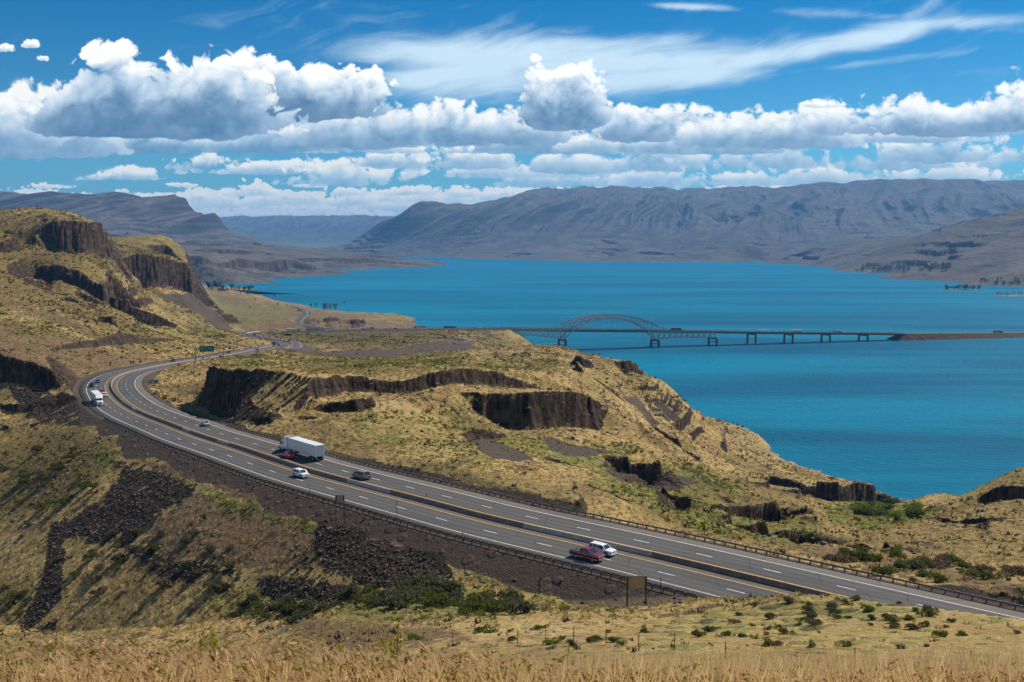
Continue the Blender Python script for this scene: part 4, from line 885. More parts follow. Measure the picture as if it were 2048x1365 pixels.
# ---------------------------------------------------------------- bridge and causeway
M_steel = paint('weathered_bridge_steel', (.36, .34, .32), .6, .0, .2, .3); M_pier = paint('dark_pier_concrete', (.13, .11, .09), .9, var=.2, scale=.3); M_deckc = paint('bridge_deck_concrete', (.16, .135, .115), .85, var=.2, scale=.3)
BX = [-190, -17, 83, 242, 345, 416, 485, 556, 629, 700, 957, 1500]; BZ = [40.0, 37.2, 32.6, 27.8, 24.0, 21.2, 19.0, 16.7, 14.2, 11.8, 7.0, 6.0]
def bz(X): return float(np.interp(X, BX, BZ))
bax = np.arange(-17, 704, 6.0)
BP = np.stack([bax, brp(bax), [bz(x) for x in bax]], 1); BN = frame(BP)[1]
bridge = empty('arch_bridge', (162, brp(162), 0)); tag(bridge, 'long steel through arch bridge carrying the highway over the lake', 'bridge')
def bpar(o): o.parent = bridge; o.matrix_parent_inverse = Matrix.Translation(-bridge.location); return o
bpar(sweep('deck', BP, BN, [(-10, 0), (10, 0), (10, -.9), (8.8, -1.1), (8.8, -3.0), (8.0, -3.0), (8.0, -1.1), (-8.0, -1.1), (-8.0, -3.0), (-8.8, -3.0), (-8.8, -1.1), (-10, -.9)], M_deckc, 0, len(BP)))
for s in (-9.7, 9.7): bpar(sweep('parapet', BP, BN, [(-.2, 0), (.2, 0), (.2, .95), (-.2, .95)], M_deckc, 0, len(BP), off=s))
perp = Vector((BRD[1], -BRD[0], 0)); ax = Vector((BRD[0], BRD[1], 0))
def bpt(X, lat, z): return Vector((X, brp(X), 0)) + perp * lat + Vector((0, 0, z))
XA, XB_ = 83., 242.
pan = [XA + (XB_ - XA) * i / 16 for i in range(17)]
def tz_(X):   # top chord height
    d = bz(X); t = (X - XA) / (XB_ - XA)
    if 0 <= t <= 1: return d + 8.5 + 18.0 * (1 - abs(2 * t - 1) ** 2.1)
    e = (XA - X if X < XA else X - XB_); return d + max(-1.0, 8.5 - e * .34)
def lz_(X):   # bottom chord
    d = bz(X); t = (X - XA) / (XB_ - XA)
    if 0 <= t <= 1: return d - 15.5 + 35.0 * (1 - abs(2 * t - 1) ** 2.6)
    e = (XA - X if X < XA else X - XB_); return d - 1.0 - 9.8 - 4.7 * max(0, 1 - e / 45.) ** 1.5
for s in (-1, 1):
    L = 9.9 * s
    m = MB()
    for i in range(16):
        a, b = pan[i], pan[i + 1]
        m.bar(bpt(a, L, tz_(a)), bpt(b, L, tz_(b)), 1.6, 1.6); m.bar(bpt(a, L, lz_(a)), bpt(b, L, lz_(b)), 1.7, 1.7)
        if i % 2 == (i < 8): m.bar(bpt(a, L, tz_(a)), bpt(b, L, lz_(b)), .85)
        else: m.bar(bpt(a, L, lz_(a)), bpt(b, L, tz_(b)), .85)
        m.bar(bpt(a, L, lz_(a)), bpt(a, L, tz_(a)), .45)
    m.bar(bpt(XB_, L, lz_(XB_)), bpt(XB_, L, tz_(XB_)), .6)
    bpar(m.build('arch_truss', M_steel))
    for X0, X1 in ((-17., 83.), (242., 345.)):
        m = MB(); n = 20; xs = [X0 + (X1 - X0) * i / n for i in range(n + 1)]
        for i in range(n):
            a, b = xs[i], xs[i + 1]
            m.bar(bpt(a, L, lz_(a)), bpt(b, L, lz_(b)), .85); m.bar(bpt(a, L, bz(a) - 1.0), bpt(b, L, bz(b) - 1.0), .85)
            m.bar(bpt(a, L, bz(a) - 1 if i % 2 else lz_(a)), bpt(b, L, lz_(b) if i % 2 else bz(b) - 1), .62)
            if i % 2 == 0: m.bar(bpt(a, L, lz_(a)), bpt(a, L, bz(a) - 1), .55)
            if tz_(b) > bz(b) + .3 or tz_(a) > bz(a) + .3: m.bar(bpt(a, L, max(tz_(a), bz(a) - .9)), bpt(b, L, max(tz_(b), bz(b) - .9)), .6); m.bar(bpt(a, L, bz(a) - 1), bpt(a, L, max(tz_(a), bz(a) - .9)), .35)
        m.bar(bpt(X0, L, lz_(X0)), bpt(X0, L, bz(X0)), .9); m.bar(bpt(X1, L, lz_(X1)), bpt(X1, L, bz(X1)), .9)
        bpar(m.build('side_span_truss', M_steel))
    for X in pan[1:-1]:
        if lz_(X) > bz(X) + 1.5: bpar(MB().bar(bpt(X, L, bz(X)), bpt(X, L, lz_(X)), .42).build('hanger', M_steel))
m = MB()
for i, X in enumerate(pan[2:-2]):
    m.bar(bpt(X, -9.9, tz_(X)), bpt(X, 9.9, tz_(X)), .5)
    if i < len(pan) - 5: m.bar(bpt(X, -9.9, tz_(X)), bpt(pan[i + 3], 9.9, tz_(pan[i + 3])), .35)
for X0, X1 in ((-17., 83.), (242., 345.)):
    for i in range(11):
        X = X0 + (X1 - X0) * i / 10; m.bar(bpt(X, -9.9, lz_(X)), bpt(X, 9.9, lz_(X)), .5)
bpar(m.build('cross_bracing', M_steel))
def pier(X, ztop, wl, big):
    m = MB(); sk = 3.2
    for s in (-1, 1):
        b = bpt(X + s * sk, s * 8.5, -6); tp = bpt(X + s * sk, s * 8.5, ztop - 2)
        M = Matrix.Rotation(math.atan2(BRD[1], BRD[0]), 3, 'Z'); m.box((b + tp) / 2, (wl, 3.2, tp.z - b.z), M=M)
    a, c = bpt(X - sk, -9.5, ztop - 1), bpt(X + sk, 9.5, ztop - 1); m.bar(a, c, 2.6, wl * 1.05)
    if big: m.bar(bpt(X - sk, -8.5, ztop * .45), bpt(X + sk, 8.5, ztop * .45), 1.2, 1.2)
    bpar(m.build('pier', M_pier))
pier(-17, lz_(-17) - .3, 2.2, True); pier(83, lz_(83) - .4, 3.2, True); pier(242, lz_(242) - .4, 3.2, True); pier(345, lz_(345) - .3, 2.6, True)
for X in (416, 485, 556, 629): pier(X, bz(X) - 3.1, 2.2, False)
BPR = BP.copy(); tag(ribbon('road', BPR, [-9.3, -4, 0, 4, 9.3], .03, M_asph), kind='structure')
cax = np.arange(690, 1500, 8.0); CP = np.stack([cax, brp(cax), [bz(x) for x in cax]], 1); CN = frame(CP)[1]
m = MB(); rings = []
wob = np.random.default_rng(5)
for i, (x, y, z) in enumerate(CP):
    t = sst(np.float64(x), 690, 716); n = CN[i]; top = -3 + (z - .12 + 3) * float(sst(np.float64(x), 672, 712)); q = []
    for l, zz in ((-34, -3), (-21 - 4 * wob.random(), 1.2 * t), (-13.5 - wob.random(), top * .8 - .3 + wob.random()), (-11, top), (11, top), (14, top * .75), (21 + 2 * wob.random(), 1.0 * t), (34, -3)):
        q.append((x + n[0] * l, y + n[1] * l, zz))
    rings.append(q)
m.loft(rings)
tag(m.build('causeway', paint('causeway_rock', (.075, .052, .038), .95, 0, .6, .35, .1)), kind='structure')
tag(ribbon('road', CP, [-9.3, -4, 0, 4, 9.3], .06, M_asph, skirt=.5), kind='structure')
# abutment spans between the shore and the first truss
ab = empty('approach_span', (-70, brp(-70), 0)); tag(ab, 'plain girder span joining the shore to the left end of the arch bridge', 'bridge span')
AX = np.arange(-140, -16, 4.0); AP = np.stack([AX, brp(AX), [bz(x) for x in AX]], 1); AN = frame(AP)[1]
for nm, pr in (('girder', [(-9.5, -.45), (9.5, -.45), (9.5, -3.6), (-9.5, -3.6)]),):
    o = sweep(nm, AP, AN, pr, M_deckc, 0, len(AP)); o.parent = ab; o.matrix_parent_inverse = Matrix.Translation(-ab.location)
for s in (-12.3, 12.3):
    o = sweep('parapet', AP, AN, [(-.2, -.4), (.2, -.4), (.2, .9), (-.2, .9)], M_deckc, 0, len(AP), off=s); o.parent = ab; o.matrix_parent_inverse = Matrix.Translation(-ab.location)
# road bridge over the local road, its opening a solid box with the shade painted near-black
ov = empty('overpass', (-285, 1549, 0)); tag(ov, 'low dark overpass opening under the distant highway near the junction', 'overpass')
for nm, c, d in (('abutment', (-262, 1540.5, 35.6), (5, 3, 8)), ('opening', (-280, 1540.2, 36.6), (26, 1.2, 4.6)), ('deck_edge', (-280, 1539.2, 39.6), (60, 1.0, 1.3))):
    mt = M_deckc if nm != 'opening' else paint('painted_opening_shade', (.012, .010, .009), .95)
    o = MB().box(c, d, rz=.1).build(nm, mt); o.parent = ov; o.matrix_parent_inverse = Matrix.Translation(-ov.location)
# ---------------------------------------------------------------- vehicles
GLASS = paint('tinted_glass', (.02, .03, .035), .12, 0, .1, 1, .6); TYRE = paint('tyre_rubber', (.018, .017, .016), .9); RIM = paint('alloy_rim', (.42, .42, .43), .35, .8)
HEAD = paint('headlight_lens', (.75, .76, .78), .15, .2); TAIL = paint('tail_light_lens', (.35, .01, .01), .25); BLK = paint('black_plastic', (.02, .02, .02), .7); CHROME = paint('chrome', (.6, .6, .62), .2, .9)
def car_paint(n, c): return paint(n + '_car_paint', c, .32, .0, .04, 1.0, .6, .6)
PC = {'white': (.74, .75, .76), 'silver': (.42, .45, .47), 'red': (.17, .004, .014), 'maroon': (.20, .008, .015), 'black': (.016, .016, .018), 'dark grey': (.045, .047, .05), 'blue': (.02, .07, .25), 'brown grey': (.12, .095, .075), 'bright red': (.42, .015, .02)}
def ring(x, w, z0, z1, r=.12, tuck=.88):
    return [(x, -w * tuck, z0), (x, w * tuck, z0), (x, w, z0 + (z1 - z0) * .28), (x, w * .99, z0 + (z1 - z0) * .72), (x, w * .93, z1), (x, -w * .93, z1), (x, -w * .99, z0 + (z1 - z0) * .72), (x, -w, z0 + (z1 - z0) * .28)]
def wheel(parent, x, y, r=.34, w=.24):
    s = 1 if y > 0 else -1
    tw = empty('wheel', (x, y, r)); tw.parent = parent
    MB().tube((0, -s * w, 0), (0, 0, 0), r, r, 18).build('tyre', TYRE, tw, bevel=.02)
    MB().tube((0, -s * .05, 0), (0, s * .012, 0), r * .66, r * .6, 14).build('rim', RIM, tw)
def make_car(kind, col, label, rootname):
    t = empty(rootname); m = car_paint(col, PC[col]); gm = GLASS
    S = {'sedan': (4.8, .91, [(2.38, .62, .34, .55), (2.3, .80, .26, .66), (1.75, .88, .20, .80), (1.0, .91, .19, .90), (0, .91, .19, .93), (-1.1, .91, .19, .95), (-1.8, .90, .22, .98), (-2.25, .84, .28, .92), (-2.4, .72, .40, .80)],
                   [(1.05, .84, .90), (.30, .62, 1.40), (-.75, .62, 1.43), (-1.75, .80, .97)]),
         'suv': (4.75, .95, [(2.36, .68, .40, .80), (2.28, .86, .30, .98), (1.75, .93, .26, 1.04), (1.1, .95, .24, 1.10), (0, .95, .24, 1.12), (-1.2, .95, .24, 1.13), (-2.05, .93, .28, 1.12), (-2.33, .86, .36, 1.05), (-2.38, .8, .5, .9)],
                 [(1.2, .88, 1.08), (.55, .72, 1.66), (-1.75, .70, 1.70), (-2.25, .82, 1.1)]),
         'minivan': (5.1, .98, [(2.54, .70, .36, .72), (2.4, .88, .26, .86), (1.8, .96, .22, 1.02), (1.2, .98, .20, 1.10), (0, .98, .20, 1.12), (-1.2, .98, .20, 1.12), (-2.2, .96, .24, 1.12), (-2.5, .90, .34, 1.06), (-2.56, .84, .5, .9)],
                     [(1.75, .90, 1.02), (.75, .76, 1.70), (-2.0, .76, 1.76), (-2.45, .86, 1.08)]),
         'pickup': (5.8, 1.0, [(2.88, .80, .50, 1.0), (2.78, .94, .42, 1.12), (2.2, .99, .38, 1.20), (1.4, 1.0, .36, 1.24), (.2, 1.0, .36, 1.26), (-.9, 1.0, .36, 1.26), (-.95, 1.0, .36, 1.26), (-2.75, 1.0, .40, 1.26), (-2.88, .97, .5, 1.24)],
                    [(1.45, .92, 1.22), (.80, .78, 1.86), (-.62, .78, 1.88), (-.92, .90, 1.24)])}[kind]
    L, W, st, gh = S
    b = MB().loft([ring(x, w, z0, z1) for x, w, z0, z1 in st]); b.build('body', m, t, smooth=False, bevel=.03)
    g = MB(); rr = []
    (x0, w0, z0), (x1, w1, z1), (x2, w2, z2), (x3, w3, z3) = gh
    base = min(z0, z3) - .06
    g.v += [(x0, -w0, base), (x0, w0, base), (x3, w3, base), (x3, -w3, base), (x1, -w1, z1), (x1, w1, z1), (x2, w2, z2), (x2, -w2, z2)]
    g.f += [(0, 1, 5, 4), (1, 2, 6, 5), (2, 3, 7, 6), (3, 0, 4, 7), (4, 5, 6, 7)]
    g.build('window', gm, t)
    MB().loft([[(x1 + .12, -w1 * .96, z1 - .02), (x1 + .12, w1 * .96, z1 - .02), (x1 + .12, w1 * .9, z1 + .01), (x1 + .12, -w1 * .9, z1 + .01)], [((x1 + x2) / 2, -w1 * 1.02, z1 + .005), ((x1 + x2) / 2, w1 * 1.02, z1 + .005), ((x1 + x2) / 2, w1 * .9, z1 + .075), ((x1 + x2) / 2, -w1 * .9, z1 + .075)],
               [(x2 - .1, -w2 * 1.0, z2 - .02), (x2 - .1, w2 * 1.0, z2 - .02), (x2 - .1, w2 * .9, z2 + .03), (x2 - .1, -w2 * .9, z2 + .03)]]).build('roof', m, t)
    p = MB()
    for s in (-1, 1):
        p.bar((x0, s * w0, z0 - .04), (x1, s * (w1 + .01), z1), .07, .09); p.bar((x3, s * w3, z3 - .04), (x2, s * (w2 + .01), z2), .16 if kind != 'pickup' else .1, .10)
        xm = (x0 + x3) / 2 + .1; p.bar((xm, s * (w0 + .02), z0 - .04), (xm - .05, s * (w1 + .01), (z1 + z2) / 2), .07, .06)
    if kind in ('suv', 'minivan'):
        for s in (-1, 1): p.bar((-1.25, s * (w0 + .02), z0 - .04), (-1.3, s * (w1 + .01), z2), .10, .06)
    p.build('pillar', m, t)
    zt = st[1][3]
    for s in (-1, 1):
        MB().box((L / 2 - .13, s * W * .68, zt - .16), (.20, .36, .16)).build('headlight', HEAD, t, bevel=.02)
        MB().box((-L / 2 + .10, s * W * .80, st[-2][3] - .22), (.14, .16, .34 if kind != 'sedan' else .16)).build('tail_light', TAIL, t, bevel=.02)
        MB().box((x0 - .25, s * (W + .09), z0 + .10), (.14, .20, .15)).build('mirror', m, t, bevel=.02)
    MB().box((L / 2 - .06, 0, zt - .22), (.10, W * .80, .20)).build('grille', CHROME if kind == 'pickup' else BLK, t)
    MB().box((L / 2 - .05, 0, st[0][2] + .04), (.16, W * 1.7, .20)).build('front_bumper', CHROME if kind == 'pickup' else m, t, bevel=.03)
    MB().box((-L / 2 + .05, 0, st[-1][2] + .02), (.16, W * 1.75, .22)).build('rear_bumper', CHROME if kind == 'pickup' else m, t, bevel=.03)
    MB().box((-L / 2 - .03, 0, st[-1][2] + .16), (.02, .34, .16)).build('licence_plate', M_line, t)
    if kind == 'pickup':
        MB().box((-1.85, 0, 1.262), (1.72, 1.62, .012)).build('bed', BLK, t)
        for s in (-1, 1): MB().box((0, s * 1.005, .50), (5.2, .03, .16)).build('side_trim', CHROME, t)
    wb = L * .29; r = .34 if kind in ('sedan', 'minivan') else .40
    for x in (wb, -wb):
        for y in (W + .01, -W - .01):
            wheel(t, x, y, r)
            MB().tube((x, y - (.02 if y > 0 else -.02), r + .02), (x, y + (.004 if y > 0 else -.004), r + .02), r * 1.17, r * 1.17, 16).build('wheel_arch', BLK, t)
    return t
def make_semi(cab, trail, label, rootname='semi_truck'):
    t = empty(rootname); cm = car_paint(cab, PC[cab]); tm = paint('trailer_' + trail, {'white': (.66, .67, .68), 'grey': (.26, .27, .28), 'dark': (.05, .045, .045)}[trail], .45, .1, .06, .6)
    # trailer 14.6 m, rear at x = -15.5
    MB().box((-8.2, 0, 2.62), (14.6, 2.58, 2.80)).build('trailer_box', tm, t, bevel=.04)
    rb = MB()
    for s in (-1, 1): rb.box((-8.2, s * 1.30, 1.26), (14.4, .03, .12)).box((-8.2, s * 1.298, 3.97), (14.5, .03, .08))
    for i in range(12): 
        for s in (-1, 1): rb.box((-1.4 - i * 1.24, s * 1.293, 2.62), (.05, .012, 2.6))
    rb.build('side_rail', paint('rail_metal', (.35, .36, .37), .4, .5), t)
    d = empty('rear_door', (-15.51, 0, 2.62)); d.parent = t
    for s in (-1, 1):
        MB().box((0, s * .63, 0), (.04, 1.22, 2.62)).build('door_leaf', tm, d, bevel=.01); MB().tube((-.04, s * .35, -1.3), (-.04, s * .35, 1.3), .03).build('lock_rod', RIM, d)
    MB().box((-8.2, 0, 1.12), (14.2, 1.0, .22)).build('chassis', BLK, t)
    MB().box((-15.4, 0, .62), (.12, 2.3, .14)).box((-15.4, .7, .85), (.08, .08, .5)).box((-15.4, -.7, .85), (.08, .08, .5)).build('rear_guard', BLK, t)
    for s in (-1, 1):
        MB().box((-15.52, s * 1.12, 1.22), (.05, .22, .12)).build('tail_light', TAIL, t)
        MB().box((-4.2, s * .9, .75), (.12, .12, .9)).build('landing_leg', BLK, t)
        MB().box((-11.9, s * 1.1, .55), (.03, .55, .8)).build('mud_flap', BLK, t)
    for x in (-12.7, -14.0):
        for y in (1.28, -1.28): wheel(t, x, y, .51, .55)
    # tractor
    MB().loft([[(x, -w, z0), (x, w, z0), (x, w, z1), (x, w * .86, z1 + .12), (x, -w * .86, z1 + .12), (x, -w, z1)] for x, w, z0, z1 in ((5.4, .80, .75, 1.45), (5.1, 1.02, .55, 1.66), (3.6, 1.1, .7, 1.86), (3.55, 1.1, .7, 1.9))]).build('hood', cm, t, bevel=.05)
    MB().loft([[(x, -w, 1.0), (x, w, 1.0), (x, w, z1), (x, w * .8, z1 + .10), (x, -w * .8, z1 + .10), (x, -w, z1)] for x, w, z1 in ((3.6, 1.16, 1.95), (3.1, 1.18, 2.75), (2.4, 1.2, 3.2), (1.6, 1.22, 3.85), (.1, 1.22, 4.0))]).build('cab', cm, t, bevel=.05)
    MB().loft([[(x, -w, z0), (x, w, z0), (x, w, z1), (x, -w, z1)] for x, w, z0, z1 in ((3.66, 1.02, 1.98, 2.0), (3.13, 1.04, 2.66, 2.80))], cap=True).box((3.38, 0, 2.36), (.10, 2.06, .72), M=Matrix.Rotation(-.62, 3, 'Y')).build('windscreen', GLASS, t)
    for s in (-1, 1):
        MB().box((2.55, s * 1.19, 2.3), (.85, .04, .60)).build('side_window', GLASS, t); MB().box((4.95, s * .98, 1.15), (.35, .22, .26)).build('headlight', HEAD, t, bevel=.03)
        MB().box((3.25, s * 1.42, 2.25), (.16, .22, .75)).build('mirror', BLK, t); MB().tube((1.6, s * 1.12, .85), (3.0, s * 1.12, .85), .33, .33, 12).build('fuel_tank', RIM, t)
        MB().tube((.35, s * .95, 1.2), (.35, s * .95, 3.9), .08).build('exhaust', CHROME, t)
    MB().box((5.44, 0, 1.22), (.08, 1.15, .82)).build('grille', CHROME, t, bevel=.02); MB().box((5.42, 0, .62), (.30, 2.4, .34)).build('front_bumper', CHROME if cab != 'white' else cm, t, bevel=.05)
    MB().box((1.6, 0, .92), (7.6, .9, .26)).build('frame', BLK, t)
    for x in (4.35, -.55, -1.85):
        for y in (1.22, -1.22): wheel(t, x, y, .51, .30 if x > 4 else .55)
    return t
protos = {}
def proto(key):
    if key not in protos:
        k, c = key; root = make_semi(*c.split('/'), '', 'semi_truck') if k == 'semi' else make_car(k, c, '', {'sedan': 'sedan_car', 'suv': 'suv_car', 'minivan': 'minivan', 'pickup': 'pickup_truck'}[k])
        kids = {}
        for o in bpy.data.objects:
            if o.parent: kids.setdefault(o.parent.name, []).append(o)
        protos[key] = [root, kids, False]
    return protos[key]
def place(key, loc, ang, label, cat, group=None, pitch=0.0):
    p = proto(key)
    if not p[2]: o = p[0]; p[2] = True
    else: o = copy_tree(p[0], p[1])
    o.location = loc; o.rotation_euler = (0, pitch, ang)
    for k in ('group',):
        if k in o: del o[k]
    tag(o, label, cat, group); return o
def on_road(key, px, py, off, label, cat, group=None):
    p, a, i = lane_at(px, py, off); j = min(i + 4, len(ROAD1) - 1); T = ROAD1[j] - ROAD1[max(j - 8, 0)]; g = math.atan2(T[2], math.hypot(T[0], T[1]))
    rev = off < 0
    return place(key, (p.x, p.y, p.z + .01), a + (math.pi if rev else 0), label, cat, group, pitch=(g if rev else -g))
N1, N2, S1, S2 = -4.15, -7.85, 4.15, 7.85
GB = 'vehicles on the near bend'; GD = 'vehicles on the distant curves'; GX = 'vehicles crossing towards the bridge'
on_road(('pickup', 'red'), 1172, 1122, N2, 'dark red pickup truck with chrome bumper in the lane beside the near guardrail', 'pickup truck')
on_road(('suv', 'white'), 1206, 1108, N1, 'white car overtaking the red pickup beside the concrete median', 'car')
on_road(('suv', 'white'), 597, 962, N1, 'white crossover driving below the big white semi trailer', 'car')
on_road(('minivan', 'brown grey'), 717, 968, S1, 'brown grey minivan seen from behind following the semi truck', 'minivan')
on_road(('semi', 'white/white'), 572, 919, S2, 'white semi truck with tall plain trailer climbing on the far carriageway beside a red car', 'semi truck')
on_road(('sedan', 'bright red'), 567, 926, S1, 'bright red car passing alongside the white semi trailer', 'car')
on_road(('sedan', 'silver'), 396, 870, S2, 'silver sedan alone at the start of the lake side guardrail', 'car')
on_road(('semi', 'white/white'), 187, 815, -8.5, 'white semi truck coming round the tight left bend', 'semi truck')
on_road(('suv', 'white'), 201, 797, N1, 'white car beside the cab of the truck on the bend', 'car', GB)
on_road(('sedan', 'bright red'), 202, 788, N1, 'red car right behind the white car on the bend', 'car', GB)
on_road(('suv', 'black'), 190, 775, N2, 'black car in the outer lane at the top of the bend', 'car', GB)
on_road(('sedan', 'blue'), 202, 768, -6.0, 'blue car rearmost of the group on the bend', 'car', GB)
on_road(('suv', 'dark grey'), 348, 728, N2, 'dark grey car alone on the straight left of the sign gantry', 'car', GD)
on_road(('suv', 'white'), 409, 723, S1, 'white car under the left panel of the green sign gantry', 'car', GD)
on_road(('sedan', 'dark grey'), 419, 723.5, S2, 'dark car right of the white car under the green gantry', 'car', GD)
on_road(('suv', 'maroon'), 443, 719, S2, 'maroon car beside the right leg of the green gantry', 'car', GD)
on_road(('suv', 'black'), 457, 706, N2, 'black car just beyond the right leg of the gantry', 'car', GD)
on_road(('sedan', 'white'), 483, 702, N2, 'white car, first after the black car past the gantry', 'car', GD)
on_road(('sedan', 'white'), 512, 696.5, N2, 'white car on the straight near the small green sign', 'car', GD)
on_road(('suv', 'white'), 540, 690.5, N2, 'white car entering the straight from the S curve', 'car', GD)
on_road(('sedan', 'silver'), 524, 683, N1, 'silver car halfway down the S curve', 'car', GD)
on_road(('sedan', 'black'), 493, 674, N1, 'black car just below the tip of the far hairpin', 'car', GD)
on_road(('suv', 'silver'), 488, 669.5, N2, 'silver car at the outer tip of the far hairpin', 'car', GD)
on_road(('sedan', 'black'), 565, 692.5, S2, 'black car leaving the S curve on the right side', 'car', GD)
on_road(('sedan', 'dark grey'), 577, 686.5, S2, 'dark grey car at the outermost point of the S curve', 'car', GD)
on_road(('suv', 'black'), 578, 680.5, S2, 'black car at the upper right of the S curve', 'car', GD)
on_road(('sedan', 'maroon'), 538, 677.5, S2, 'small maroon car below the black message sign', 'car', GD)
on_road(('sedan', 'black'), 527, 674.5, S2, 'small black car on the upper limb of the S curve', 'car', GD)
on_road(('semi', 'white/grey'), 509, 668.5, S1, 'short looking grey truck just past the far hairpin', 'semi truck', GD)
for px, key, off, lab, c in [(594, ('semi', 'dark grey/white'), S2, 'white trailer truck leftmost on the stretch before the overpass', 'semi truck'), (633, ('semi', 'maroon/grey'), S2, 'grey trailer truck with red cab left of the overpass', 'semi truck'),
      (645, ('sedan', 'black'), S2, 'black car ahead of the red cab truck left of the overpass', 'car'), (693, ('sedan', 'black'), N1, 'black car right above the overpass opening', 'car'), (742, ('semi', 'maroon/white'), S2, 'white trailer truck with red cab right of the overpass', 'semi truck'),
      (782, ('sedan', 'silver'), N1, 'pale car behind the black car near the grassy point', 'car'), (791, ('suv', 'black'), S1, 'black car right of the red cab truck near the grassy point', 'car'), (832, ('semi', 'blue/grey'), N1, 'pale truck with blue cab passing the end of the grassy point', 'semi truck')]:
    on_road(key, px, 657, off, lab, c, GX)
def on_bridge(key, px, lat, label, cat, rev=False):
    X = 0
    X = min(np.arange(-140, 1400, .5), key=lambda x: abs(topix(x, brp(x), bz(x))[0] - px))
    a = math.atan2(BRD[1], BRD[0]); p = Vector((X, brp(X), bz(X) + .06)) + perp * lat
    return place(key, p, a + (math.pi if rev else 0), label, cat, 'vehicles on the bridge and causeway', pitch=(-1 if rev else 1) * math.atan(.03))
for px, key, lat, lab, c, rv in [(906, ('semi', 'black/dark'), 4, 'dark trailer truck about to drive onto the left end of the bridge', 'semi truck', 0), (950, ('sedan', 'black'), 2, 'black car on the girder span left of the trusses', 'car', 0), (962, ('sedan', 'white'), -4, 'white car on the girder span left of the trusses', 'car', 1),
      (968, ('suv', 'silver'), 5, 'silver car on the girder span left of the trusses', 'car', 0), (1220, ('suv', 'black'), 4, 'dark car under the crown of the arch', 'car', 0), (1338, ('suv', 'maroon'), 4, 'maroon car just right of the arch', 'car', 0), (1347, ('semi', 'maroon/dark'), -5, 'dark truck with red cab right of the arch', 'semi truck', 1),
      (1362, ('pickup', 'black'), 5, 'black pickup above the right truss span', 'pickup truck', 0), (1530, ('semi', 'white/white'), 4, 'white truck between the first two right hand piers', 'semi truck', 0), (1554, ('sedan', 'white'), -3, 'small white car between the two white trucks on the bridge', 'car', 1),
      (1590, ('semi', 'white/white'), -5, 'white truck above the second right hand pier', 'semi truck', 1), (1680, ('semi', 'white/grey'), 4, 'pale flat truck right of the third right hand pier', 'semi truck', 0), (1720, ('suv', 'white'), -4, 'white car left of the last bridge pier', 'car', 1), (1738, ('sedan', 'white'), 3, 'white car right of the last bridge pier', 'car', 0),
      (1879, ('suv', 'white'), 4, 'white car on the causeway', 'car', 0), (1998, ('semi', 'maroon/dark'), 4, 'dark truck with red cab on the causeway at the right edge', 'semi truck', 0)]:
    on_bridge(key, px, lat, lab, c, bool(rv))
def on_path(P, key, px, py, label, cat, rev=False, lat=0.0):
    a, b = topix(P[:, 0], P[:, 1], P[:, 2]); i = int(np.argmin((a - px) ** 2 + (b - py) ** 2)); j = min(i, len(P) - 2); T = P[j + 1] - P[j]
    return place(key, (P[i][0], P[i][1], P[i][2] + .12), math.atan2(T[1], T[0]) + (math.pi if rev else 0), label, cat, 'vehicles on the side roads')
on_path(RAMP, ('pickup', 'black'), 619, 696, 'black pickup on the ramp running beside the embankment', 'pickup truck')
on_path(RAMP, ('suv', 'white'), 600, 699, 'white car behind the black pickup on the ramp', 'car')
on_path(RAMP, ('suv', 'silver'), 690, 691, 'silver car alone in the middle of the ramp', 'car')
on_path(RAMP, ('sedan', 'black'), 903, 680, 'right hand black car on the ramp loop', 'car'); on_path(RAMP2, ('sedan', 'black'), 890, 678, 'left hand black car on the ramp loop', 'car')
on_path(LOCAL, ('suv', 'blue'), 606, 622, 'blue green car on the lakeside road near the shore', 'car'); on_path(LOCAL, ('sedan', 'maroon'), 592, 637, 'red car on the lakeside road above the junction', 'car')
# ---------------------------------------------------------------- signs and poles
M_pole = paint('galvanised_pole', (.20, .21, .21), .5, .5); M_dkpole = paint('dark_steel_post', (.05, .045, .04), .7, .2); M_green = paint('green_sign_face', (.0, .13, .065), .5, var=.05); M_ply = paint('bare_sign_back', (.36, .27, .17), .8, var=.10, scale=.8)
M_amber = paint('amber_sign_face', (.70, .28, .01), .5, var=.05); M_black = paint('black_sign_face', (.01, .01, .01), .5)
def at_ground(px, py, y0=20, y1=3500):
    h = hit(px, py, y0, y1); return h
def sign_panel(name, parent, w, h, z, mat, y=0, th=.06, x=0): return MB().box((x, y, z), (w, th, h)).build(name, mat, parent, bevel=.015)
